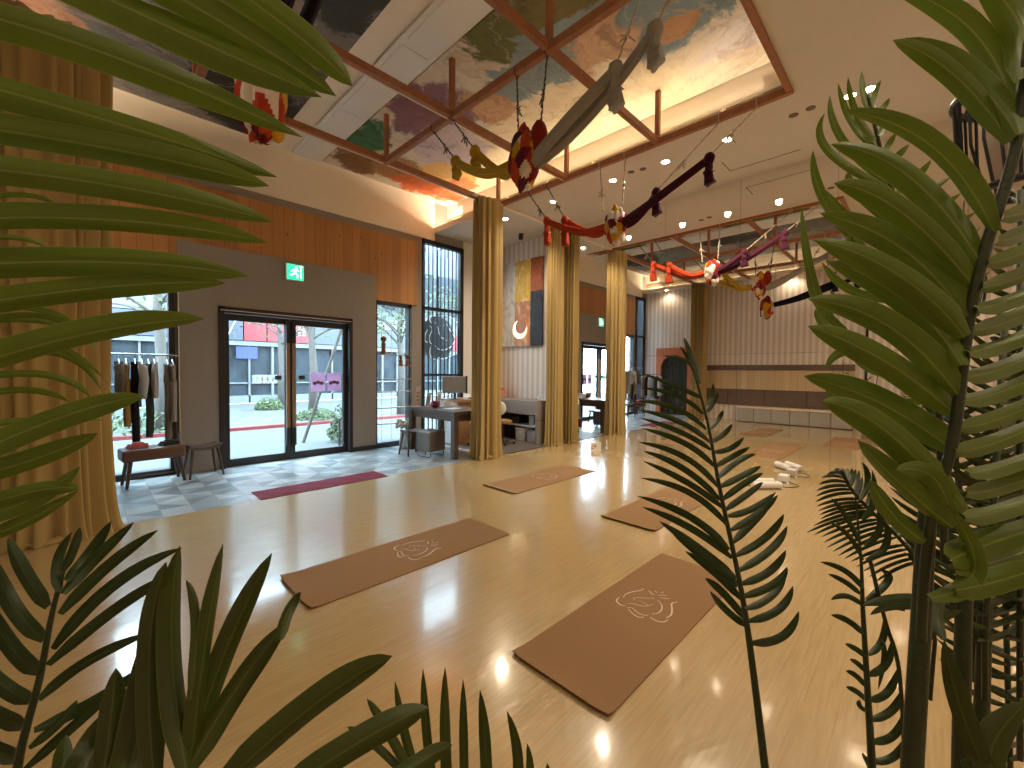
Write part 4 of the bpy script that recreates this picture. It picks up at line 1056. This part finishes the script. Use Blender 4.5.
# --- left palm: big near leaves
PL = palm('big palm at the left edge with broad leaves close to the camera', -.36, 1.10, r=.17)
fr = MB()
LEFT = parse('''
-100 -2 85 47 302 137 25
-40 -70 160 25 321 97 27
40 -80 215 18 336 96 24
110 -90 270 14 352 86 24
-110 62 100 120 277 177 23
-110 114 120 150 269 186 22
-110 160 110 185 274 222 21
-110 222 110 219 267 243 19
-110 270 100 262 248 276 22
-110 318 95 288 225 283 18
-110 392 80 334 204 319 20
''')
leaves_px(fr, LEFT, .52, .60, roll=.15, jitter=.03, fold=.75, twist=.15, seed=3, WS=.72)
fr.tube(catmull([tuple(at(-105, 700, .56)), tuple(at(-112, 400, .53)), tuple(at(-112, 120, .52)), tuple(at(-60, -60, .52)), tuple(at(90, -85, .52))], 8), [.010] * 33, 8, mi=1)
fr.build('frond', [M['leaf_light'], M['trunk']], PL, world=True, smooth=True)
fr = MB()
LEFT2 = parse('''
-60 470 60 418 144 396 13
-60 485 30 460 98 433 12
-60 520 20 505 80 467 11
-60 520 30 492 79 489 9
-60 545 10 528 79 490 8
''')
leaves_px(fr, LEFT2, .70, .78, roll=.3, seed=4)
fr.tube(catmull([tuple(at(-58, 760, .72)), tuple(at(-60, 560, .70)), tuple(at(-60, 470, .70))], 8), .008, 8, mi=1)
fr.build('frond', [M['leaf_light'], M['trunk']], PL, world=True, smooth=True)
fr = MB()
LEFT3 = parse('''
-50 330 40 316 88 345 3.5
-50 325 50 322 97 352 3.5
-50 352 40 342 103 378 3.5
-50 372 50 352 101 390 4
-50 384 40 374 92 398 4
-50 405 20 390 70 402 4
-50 430 30 420 104 420 4
-50 300 40 310 75 328 3.5
-50 205 20 195 60 208 3
-50 240 20 238 50 252 3
''')
leaves_px(fr, LEFT3, 1.0, 1.05, roll=.3, seed=6)
fr.tube(catmull([tuple(at(-50, 700, 1.0)), tuple(at(-50, 450, 1.0)), tuple(at(-50, 200, 1.0))], 8), .007, 8, mi=1)
fr.build('frond', [M['leaf_light'], M['trunk']], PL, world=True, smooth=True)

# --- lower left dark frond
PL2 = palm('dark palm in the lower left corner with narrow leaflets', .05, .95, r=.15, h=.3)
fr = MB()
LL = parse('''
66 581 90 553 111 521 7
63 594 98 556 134 522 7
60 614 108 566 158 530 7.5
53 649 113 585 182 548 8
48 665 119 607 177 573 8
39 700 88 661 150 633 7
34 730 98 699 145 666 8
29 748 60 722 77 700 6
24 770 80 720 115 690 7
48 607 26 575 8 537 8
45 640 12 604 -12 548 9
39 672 8 643 -25 585 9
31 701 -2 682 -40 645 9
23 727 -10 712 -50 690 9
16 760 -12 748 -50 735 9
60 592 58 562 72 532 6
64 570 74 548 80 527 5
''')
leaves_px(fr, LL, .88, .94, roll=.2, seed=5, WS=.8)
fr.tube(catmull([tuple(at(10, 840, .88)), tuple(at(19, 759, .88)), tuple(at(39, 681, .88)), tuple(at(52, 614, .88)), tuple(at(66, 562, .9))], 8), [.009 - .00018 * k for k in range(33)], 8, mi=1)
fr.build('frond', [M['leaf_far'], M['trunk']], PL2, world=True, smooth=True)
fr = MB()
LC = parse('''
155 790 150 650 166 562 12
186 775 170 640 180 546 12
188 780 204 645 223 544 9
186 768 226 648 272 553 12
186 775 240 684 288 622 12
280 640 288 612 301 592 6
215 790 318 700 392 656 16
270 800 370 735 429 708 14
370 800 420 762 452 745 9
100 800 110 730 116 668 12
70 800 95 745 130 700 16
120 800 140 720 160 600 17
190 700 196 620 186 580 5
60 790 63 760 66 735 8
''')
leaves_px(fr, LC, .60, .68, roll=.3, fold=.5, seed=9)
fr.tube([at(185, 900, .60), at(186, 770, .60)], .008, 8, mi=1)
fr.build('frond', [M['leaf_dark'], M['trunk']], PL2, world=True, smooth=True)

# --- bottom centre small frond
PC = palm('small palm whose pointed leaf tips rise at the bottom centre', .55, .52, r=.13, h=.25)
fr = MB()
CC = parse('''
420 790 375 745 347 727 4
425 800 390 735 367 699 5
430 810 408 745 395 681 5
440 820 428 745 423 669 5
450 830 446 750 445 667 6.5
465 830 464 755 463 679 5
485 830 486 760 480 690 6.5
505 830 518 770 507 711 6
520 830 530 785 527 743 5
540 830 548 795 547 763 5
''')
leaves_px(fr, CC, .85, .88, roll=.15, seed=10)
fr.tube([at(420, 790, .85), at(470, 840, .85), at(560, 880, .86)], .006, 8, mi=1)
fr.build('frond', [M['leaf_dark'], M['trunk']], PC, world=True, smooth=True)

# --- centre single frond on a stem
PD = palm('single upright palm frond on a bare stem in front of the mirror', 1.02, .42, r=.14, h=.22)
fr = MB()
DL = parse('''
696 380 688 362 663 356 3
698 372 690 352 684 337 3
700 384 690 362 680 346 3
701 398 680 388 642 373 3.6
703 414 677 396 641 388 3.8
706 429 675 408 636 401 4
710 442 678 421 638 410 4.2
711 450 680 432 640 418 4.2
714 466 684 443 641 428 4.6
718 487 684 457 638 442 4.8
720 500 684 469 643 451 5
723 508 688 483 643 461 5
727 525 690 493 641 478 5
729 550 690 517 637 496 6
732 558 690 528 642 507 6
736 579 698 548 659 521 7
738 586 706 558 672 533 7.5
741 599 714 572 685 551 6
746 620 724 594 705 578 6
747 626 727 611 710 591 5.5
706 405 712 396 713 383 3
707 412 714 402 718 392 3.2
708 430 718 420 723 410 3.6
711 442 724 434 732 424 4
714 452 731 448 744 437 4.2
716 466 734 456 750 447 4.5
718 478 738 461 756 454 4.8
720 487 744 475 761 466 5
722 500 745 483 763 473 5
725 510 748 494 763 482 5
728 516 754 508 776 492 5
731 530 758 514 778 495 5.5
732 543 755 520 772 500 5.5
735 556 766 537 784 514 5.6
738 571 771 549 787 526 5.8
741 584 770 571 786 550 5.8
742 597 774 584 787 567 5.8
745 609 772 595 786 572 5.5
749 621 779 609 793 586 5.8
751 643 783 636 799 611 6
''')
leaves_px(fr, DL, .98, 1.02, roll=.1, seed=12, jitter=.05, WS=.68)
fr.tube(catmull([tuple(at(772, 820, .96)), tuple(at(765, 768, .96)), tuple(at(752, 662, .97)), tuple(at(741, 589, .98)), tuple(at(720, 490, .98)), tuple(at(706, 416, .99)), tuple(at(684, 340, 1.0))], 8), [.0105 - .00018 * k for k in range(49)], 8, mi=1)
fr.build('frond', [M['leaf_far'], M['trunk']], PD, world=True, smooth=True)

# --- right palm: near main frond
PE = palm('large palm at the right edge with thick stems and broad glossy leaves', .95, -.28, r=.2)
fr = MB()
RA = parse('''
1022 135 975 33 890 -12 12
1010 142 952 74 893 40 10
1018 136 970 74 905 38 11
1024 80 1015 20 970 -30 14
995 232 934 146 843 110 11
982 265 909 178 831 144 13
977 291 902 213 834 183 13
968 317 902 248 820 213 14
964 337 898 276 813 239 15
962 366 902 298 826 261 13
958 394 888 325 808 299 15
954 414 885 362 808 326 15
957 453 880 402 804 376 15
962 512 886 432 822 401 16
953 527 905 486 858 440 12
925 542 893 515 870 479 9
''')
leaves_px(fr, RA, .62, .66, roll=.2, fold=.75, seed=14, jitter=.05, WS=.95)
RB = []
for k, (bx, by) in enumerate([(1003, 217), (997, 241), (988, 263), (982, 287), (977, 309), (973, 330), (968, 353), (966, 377), (963, 401), (960, 427), (955, 451), (968, 473), (966, 493), (964, 517), (960, 543), (953, 569)]):
    RB.append((bx, by, bx + 50, by - 18 + k * .6, bx + 125, by - 62 + k * 1.5, 10))
leaves_px(fr, RB, .62, .68, roll=.35, fold=.5, seed=15, jitter=.05, WS=.9)
fr.tube(catmull([tuple(at(921, 640, .67)), tuple(at(925, 570, .65)), tuple(at(935, 500, .63)), tuple(at(953, 440, .62)), tuple(at(968, 326, .62)), tuple(at(985, 250, .62)), tuple(at(1015, 150, .62)), tuple(at(1030, 40, .62))], 8), .007, 8, mi=1)
fr.build('frond', [M['leaf_light'], M['trunk']], PE, world=True, smooth=True)
fr = MB() # curled leaf hugging the stem
RC = parse('''
930 598 975 570 948 505 9
948 505 930 475 896 470 10
950 560 985 545 1060 520 14
955 590 1000 580 1060 560 13
''')
leaves_px(fr, RC, .60, .62, roll=.2, seed=16)
fr.build('frond', [M['leaf_light'], M['trunk']], PE, world=True, smooth=True)
# second frond further behind
fr = MB()
RD = parse('''
868 109 863 90 862 71 3.5
875 140 856 112 848 77 4
881 153 852 122 838 83 4
892 186 842 140 830 95 5
892 190 828 150 825 113 5
866 250 824 200 813 150 6
905 232 860 195 848 172 6
912 262 862 232 826 190 6
872 117 874 98 881 80 3.5
876 122 882 110 890 98 3.8
879 136 886 124 895 111 4
883 153 888 145 896 133 4
888 166 896 158 909 144 5
896 193 914 180 931 160 5
900 215 922 196 951 177 5
907 232 932 214 962 193 5.5
915 250 945 232 976 212 5.5
925 260 950 248 982 226 5.5
920 285 950 268 985 250 5.5
928 310 955 292 990 272 5.5
832 315 812 280 801 205 6
846 330 816 300 809 252 6
870 360 830 330 815 309 6
905 360 850 350 826 370 6
860 420 836 400 826 372 6
900 300 850 290 822 262 6
915 330 862 318 830 290 6
925 370 880 372 848 350 6
930 400 880 400 850 378 6
930 430 880 432 846 410 6
940 470 890 470 860 445 6
880 300 856 262 850 232 6
''')
leaves_px(fr, RD, .86, .90, roll=.35, seed=17, jitter=.05, WS=.8)
fr.tube(catmull([tuple(at(945, 560, .86)), tuple(at(940, 440, .86)), tuple(at(935, 344, .86)), tuple(at(920, 282, .86)), tuple(at(905, 234, .86)), tuple(at(882, 155, .87)), tuple(at(868, 95, .88))], 8), [.007 - .00008 * k for k in range(49)], 8, mi=1)
fr.build('frond', [M['leaf_light'], M['trunk']], PE, world=True, smooth=True)
# dense dark fronds filling the lower right
rnd = random.Random(31)
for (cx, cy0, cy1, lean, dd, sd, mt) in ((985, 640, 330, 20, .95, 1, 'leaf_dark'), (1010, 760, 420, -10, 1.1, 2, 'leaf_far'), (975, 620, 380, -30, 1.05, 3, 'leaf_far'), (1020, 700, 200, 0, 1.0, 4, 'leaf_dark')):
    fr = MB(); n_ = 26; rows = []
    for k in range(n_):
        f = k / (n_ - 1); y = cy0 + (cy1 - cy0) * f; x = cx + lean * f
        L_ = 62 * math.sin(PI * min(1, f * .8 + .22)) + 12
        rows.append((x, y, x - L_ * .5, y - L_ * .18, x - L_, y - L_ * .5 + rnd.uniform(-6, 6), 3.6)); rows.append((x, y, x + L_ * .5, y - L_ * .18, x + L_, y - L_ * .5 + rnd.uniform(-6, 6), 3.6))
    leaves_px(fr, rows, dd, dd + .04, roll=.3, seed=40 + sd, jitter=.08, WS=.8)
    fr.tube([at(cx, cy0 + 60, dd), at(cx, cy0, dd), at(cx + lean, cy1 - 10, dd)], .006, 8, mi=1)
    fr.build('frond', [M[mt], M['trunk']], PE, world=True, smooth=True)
# stems
for pts, r0, r1, d_ in (([(911, 800), (912, 768), (920, 640), (925, 549), (931, 470)], .0155, .011, .68), ([(961, 800), (961, 768), (963, 640), (966, 560)], .0155, .012, .85), ([(980, 800), (979, 768), (982, 700), (985, 600)], .016, .013, 1.0)):
    q = catmull([tuple(at(x_, y_, d_)) for x_, y_ in pts], 6); n_ = len(q)
    MB().tube(q, [r0 + (r1 - r0) * i / (n_ - 1) for i in range(n_)], 12).build('stem', M['trunk'], PE, world=True, smooth=True)
fr = MB()
RE = parse('''
1000 800 965 720 944 640 10
1010 790 990 750 1030 700 14
944 640 938 610 952 585 5
925 640 930 625 963 610 6
1024 780 980 770 960 760 8
''')
leaves_px(fr, RE, .72, .76, roll=.2, seed=21)
fr.build('frond', [M['leaf_dark'], M['trunk']], PE, world=True, smooth=True)

# --- small fan frond behind and drooping frond
PF = palm('smaller drooping palm before the right palm stems', 1.35, .12, r=.14, h=.22)
fr = MB(); rows = []
spine = catmull([(841, 470), (852, 490), (868, 508), (883, 522), (905, 545), (922, 568)], 6)
n_ = len(spine)
tipsL = [(833, 472), (821, 478), (816, 491), (815, 502), (818, 511), (820, 519), (806, 533), (821, 537), (826, 548), (838, 556), (850, 562), (862, 572), (875, 582)]
def dense(T): return [T[i // 2] if i % 2 == 0 else ((T[i // 2][0] + T[i // 2 + 1][0]) / 2, (T[i // 2][1] + T[i // 2 + 1][1]) / 2) for i in range(2 * len(T) - 1)]
tipsL = dense(tipsL)
for k, (tx, ty) in enumerate(tipsL):
    b_ = spine[min(n_ - 1, int(k * 1.15) + 1)]; rows.append((*b_, (b_[0] + tx) / 2, (b_[1] + ty) / 2 - 3, tx, ty, 1.7))
tipsR = [(842, 468), (852, 468), (859, 470), (866, 483), (875, 497), (884, 512), (892, 520), (897, 528), (904, 532), (911, 535), (918, 538)]
tipsR = dense(tipsR)
for k, (tx, ty) in enumerate(tipsR):
    b_ = spine[min(n_ - 1, int(k * 1.3) + 2)]; rows.append((*b_, (b_[0] + tx) / 2 + 1, (b_[1] + ty) / 2, tx, ty, 1.9))
leaves_px(fr, rows, 1.28, 1.32, roll=.2, seed=22)
fr.tube([at(x_, y_, 1.28) for x_, y_ in spine] + [at(935, 640, 1.26), at(930, 700, 1.24)], .0055, 6, mi=1)
fr.build('frond', [M['leaf_far'], M['trunk']], PF, world=True, smooth=True)
fr = MB()
RG = parse('''
861 545 845 515 831 498 3
863 560 848 535 828 522 3
863 589 845 571 820 562 3.8
860 594 845 582 828 574 3.5
862 605 846 596 831 600 3.5
863 634 848 621 831 615 4
866 657 856 649 845 644 3.6
866 672 858 664 850 659 3.4
867 688 856 676 846 671 3.6
868 702 857 692 846 687 3.6
869 712 860 706 860 700 3
870 768 866 760 863 753 3
860 500 868 480 862 462 3.5
862 520 874 500 872 470 3.8
864 545 880 528 876 498 4
866 560 886 545 884 520 4
866 600 888 580 880 570 4.5
905 610 880 602 862 606 5
880 640 884 655 878 690 3
868 655 882 640 884 618 4
868 675 886 664 892 640 4.5
869 700 888 692 898 668 4.5
870 720 892 710 902 690 4.5
871 742 894 735 904 712 4.5
872 762 894 756 905 738 4.5
''')
leaves_px(fr, RG, 1.08, 1.10, roll=.2, seed=23, WS=.8)
fr.tube(catmull([tuple(at(873, 830, 1.08)), tuple(at(872, 768, 1.08)), tuple(at(868, 698, 1.08)), tuple(at(863, 613, 1.08)), tuple(at(861, 560, 1.08)), tuple(at(855, 492, 1.08))], 8), [.011 - .00024 * k for k in range(41)], 8, mi=1)
fr.build('frond', [M['leaf_far'], M['trunk']], PF, world=True, smooth=True)
fr = MB(); fr.tube(catmull([tuple(at(870, 560, 1.1)), tuple(at(885, 620, 1.1)), tuple(at(899, 670, 1.1)), tuple(at(905, 768, 1.1))], 8), .005, 6, mi=1)
fr.build('stem', [M['trunk'], M['trunk']], PF, world=True)
# upper arching leaflets over stems
fr = MB()
RH = parse('''
950 605 905 598 862 606 5
948 612 900 606 870 615 4
975 640 950 612 925 650 6
''')
leaves_px(fr, RH, .95, .98, roll=.2, seed=24); fr.build('frond', [M['leaf_far'], M['trunk']], PF, world=True, smooth=True)

# ---------------------------------------------------------------- street outside
slab('ground_pavement', -14, 30, FY + .2, 9.6, -.25, -.03, M['concrete'])
slab('ground_road', -14, 30, 9.6, 12.7, -.25, -.05, M['road'])
slab('kerb_red', -14, 30, 12.7, 12.9, -.25, .03, M['red_paint'])
n = NT('paving_pattern'); v = n.coord(); br = n.t.nodes.new('ShaderNodeTexBrick'); n.l(v, br.inputs['Vector']); br.inputs['Scale'].default_value = 1.6
br.inputs['Color1'].default_value = (.072, .076, .078, 1); br.inputs['Color2'].default_value = (.040, .048, .052, 1); br.inputs['Mortar'].default_value = (.075, .08, .08, 1); br.inputs['Row Height'].default_value = .4; br.inputs['Brick Width'].default_value = 1.4
n.base(br.outputs[0]); n.rough(.8)
slab('ground_far_pavement', -14, 30, 12.9, 22.2, -.25, .0, n.m)
bl = thing('shop_building', 'glass fronted shop building with red and slate fascia across the street', 'building', (6, 22, 0))
M['shop_glass'] = plain('shop_glass', (.022, .032, .040), .5, var=.6, scale=1.6, spec=.15)
M['pale_frame'] = plain('pale_frame', (.10, .11, .115), .5)
MB().box(-14, 30, 22.6, 26, 0, 9).build('wall', plain('shop_wall', (.06, .075, .08), .7, scale=1), bl, world=True)
MB().box(-14, 30, 22.15, 22.6, 2.65, 2.85).build('canopy', M['pale_frame'], bl, world=True)
MB().box(-14, 30, 22.3, 22.6, 3.9, 4.5).build('upper_band', M['pale_frame'], bl, world=True)
for k in range(16):
    x = -9 + k * 1.9
    w_ = MB(); w_.box(x, x + .1, 22.25, 22.4, 0, 2.65); w_.box(x, x + 1.9, 22.27, 22.38, .0, .35); w_.box(x, x + 1.9, 22.27, 22.38, .9, .96)
    fo = w_.build('shop_window', M['pale_frame'], bl, world=True)
    MB().box(x + .1, x + 1.9, 22.40, 22.44, .35, 2.65).build('pane', M['shop_glass'], fo, world=True)
    MB().box(x + .95, x + 1.02, 22.27, 22.38, 0, 2.65).build('mullion', M['pale_frame'], fo, world=True)
    MB().box(x + .2, x + 1.7, 22.32, 22.5, 5.2, 7.6).build('upper_window', M['shop_glass'], bl, world=True)
for x0, x1, mm in ((-14, 3.9, 'sign_grey'), (3.95, 5.0, 'sign_grey'), (5.05, 5.95, 'sign_red'), (6.0, 8.1, 'sign_red'), (8.15, 14, 'sign_grey'), (14.05, 30, 'sign_red')):
    MB().box(x0, x1, 22.1, 22.3, 2.88, 3.85).build('fascia_board', M[mm], bl, world=True)
MB().bar((4.35, 22.07, 2.9), (4.75, 22.07, 3.84), .06, .03).build('fascia_stripe', M['white'], bl, world=True)
tg = MB() # the visible white letter strokes on the red fascia
for a_, b_ in (((6.95, 3.65), (6.95, 3.3)), ((6.95, 3.3), (7.15, 3.25)), ((7.15, 3.25), (7.2, 3.65)), ((7.4, 3.25), (7.4, 3.68)), ((7.4, 3.68), (7.62, 3.5)), ((7.62, 3.25), (7.62, 3.5))): tg.bar((a_[0], 22.08, a_[1]), (b_[0], 22.08, b_[1]), .10, .03, up=(0, 1, 0))
tg.build('fascia_lettering', M['white'], bl, world=True)
MB().box(4.75, 5.6, 22.2, 22.24, 2.05, 2.6).build('blue_poster', plain('blue_poster', (.015, .03, .12), .5), bl, world=True)
b2 = thing('office_block', 'pale blue glass office block behind the shops, seen through the lattice window', 'building', (22, 30, 0))
MB().box(12, 34, 27, 34, 0, 16).build('wall', plain('blue_grey_cladding', (.085, .12, .14), .5, scale=.5), b2, world=True)
a = MB()
for k in range(22): a.box(12 + k, 12.12 + k, 26.9, 27, 0, 16)
a.build('fins', M['pale_frame'], b2, world=True)
def tree(x, y, h, lab, seed, spread=1.6, leafy=.5):
    rnd = random.Random(seed); t = thing('street_tree', lab, 'tree', (x, y, 0))
    a = MB(); a.tube([(0, 0, 0), (.04, 0, h * .3), (-.02, .05, h * .55), (0, 0, h * .8)], [.15, .12, .10, .05], 10)
    fo = MB()
    for k in range(16):
        z0 = h * rnd.uniform(.42, .78); an = rnd.uniform(0, 2 * PI); l = rnd.uniform(.7, 1) * spread
        e = Vector((l * math.cos(an), l * math.sin(an), z0 + rnd.uniform(.3, 1.0))); m_ = Vector((0, 0, z0)).lerp(e, .5) + Vector((0, 0, .15))
        a.tube(catmull([(0, 0, z0), tuple(m_), tuple(e)], 4), [.045 - .0035 * q for q in range(9)], 6)
        for j in range(int(34 * leafy)):
            p = m_.lerp(e, rnd.uniform(0, 1.25)) + Vector((rnd.gauss(0, .28), rnd.gauss(0, .28), rnd.gauss(0, .22)))
            u = Vector((rnd.gauss(0, 1), rnd.gauss(0, 1), rnd.gauss(0, 1))).normalized() * .09; w_ = u.orthogonal().normalized() * .05
            fo.add([p - u, p + w_, p + u, p - w_], [(0, 1, 2, 3)])
    a.build('trunk', M['bark'], t, smooth=True); fo.build('foliage', M['foliage'], t)
tree(5.55, 18.7, 5.5, 'pale barked street tree behind the left door leaf', 1)
tree(5.15, 14.2, 5.2, 'pale barked street tree seen through the right door leaf', 2, leafy=.25)
tree(1.3, 13.8, 5.6, 'leafy street tree seen through the window with the clothes rail', 3, 1.9, .9)
tree(7.9, 13.4, 5.4, 'leafy street tree seen through the narrow shelf window', 4, 1.3, .9)
tree(11.2, 13.8, 5.6, 'street tree seen through the latticed tall window', 5, 1.5, .9)
def shrub(x, y, r, h, lab, seed):
    rnd = random.Random(seed); t = thing('shrub', lab, 'shrub', (x, y, 0))
    a = MB(); a.tube([(0, 0, 0), (0, 0, h * .6)], .03, 6)
    a.build('stem', M['bark'], t)
    fo = MB()
    for j in range(420):
        an = rnd.uniform(0, 2 * PI); q = math.sqrt(rnd.random()) * r; z = rnd.uniform(.03, 1) * h * math.sqrt(max(.05, 1 - (q / r) ** 2))
        p = Vector((q * math.cos(an), q * math.sin(an), z)); u = Vector((rnd.gauss(0, 1), rnd.gauss(0, 1), rnd.gauss(0, 1))).normalized() * .07; w_ = u.orthogonal().normalized() * .035
        fo.add([p - u, p + w_, p + u, p - w_], [(0, 1, 2, 3)])
    fo.build('leaves', M['foliage'], t)
shrub(5.0, 18.2, .5, .5, 'low green shrub at the foot of the far tree', 1)
shrub(5.15, 13.8, .65, .34, 'low green shrub at the kerb tree seen through the right door leaf', 2)
shrub(4.1, 9.2, .42, .95, 'bushy green planting just outside the right door leaf', 3)
shrub(.9, 13.8, 1.2, .6, 'green planting below the tree outside the clothes window', 4)
lp = thing('leaning_prop', 'pale leaning tree prop pole outside the right door leaf', 'pole', (3.6, 9.6, 0))
MB().tube([(3.28, 9.6, -.04), (4.55, 9.9, 3.4)], .035, 8).build('pole', M['bark'], lp, world=True)
bp_ = thing('barrier', 'low black barrier rail outside the right door leaf', 'barrier', (3.9, 8.7, 0))
for x in (3.65, 4.0): MB().tube([(x, 8.6, -.03), (x, 8.6, .55 + (x - 3.65))], .025, 8).build('post', M['black_metal'], bp_, world=True)
MB().tube([(3.65, 8.6, .53), (4.0, 8.6, .9)], .025, 8).build('rail', M['black_metal'], bp_, world=True)
# hanging rose banner outside the lattice window
bn2 = thing('rose_banner', 'dark disc sign with a white rose emblem behind the latticed window', 'sign', (5.9, FY + .5, 2.2))
def disc_y(mb, cx, cy, cz, r, th, n=40):
    vs = [(cx + r * math.cos(2 * PI * k / n), cy + s_ * th / 2, cz + r * math.sin(2 * PI * k / n)) for s_ in (-1, 1) for k in range(n)]
    mb.add(vs, [tuple(range(n)), tuple(range(n, 2 * n))[::-1]] + [(k, n + k, n + (k + 1) % n, (k + 1) % n) for k in range(n)])
a = MB(); disc_y(a, 0, 0, .15, .50, .03); a.build('disc', plain('slate_disc', (.05, .06, .075), .5), bn2)
a = MB(); rose_mesh(a, lambda x_, y_: (x_ - .05, -.02, .15 + y_), None, 3.2); a.build('rose_emblem', M['white'], bn2)
a = MB(); a.bar((0, 0, .62), (0, .0, 2.2), .02); a.bar((0, 0, 2.2), (0, -.31, 2.2), .02); a.build('hanger', M['dark_metal'], bn2)

for o in bpy.data.objects:
    if o.get('kind') == 'structure' and o.type == 'EMPTY':
        for k in ('label', 'category'):
            if k in o: del o[k]
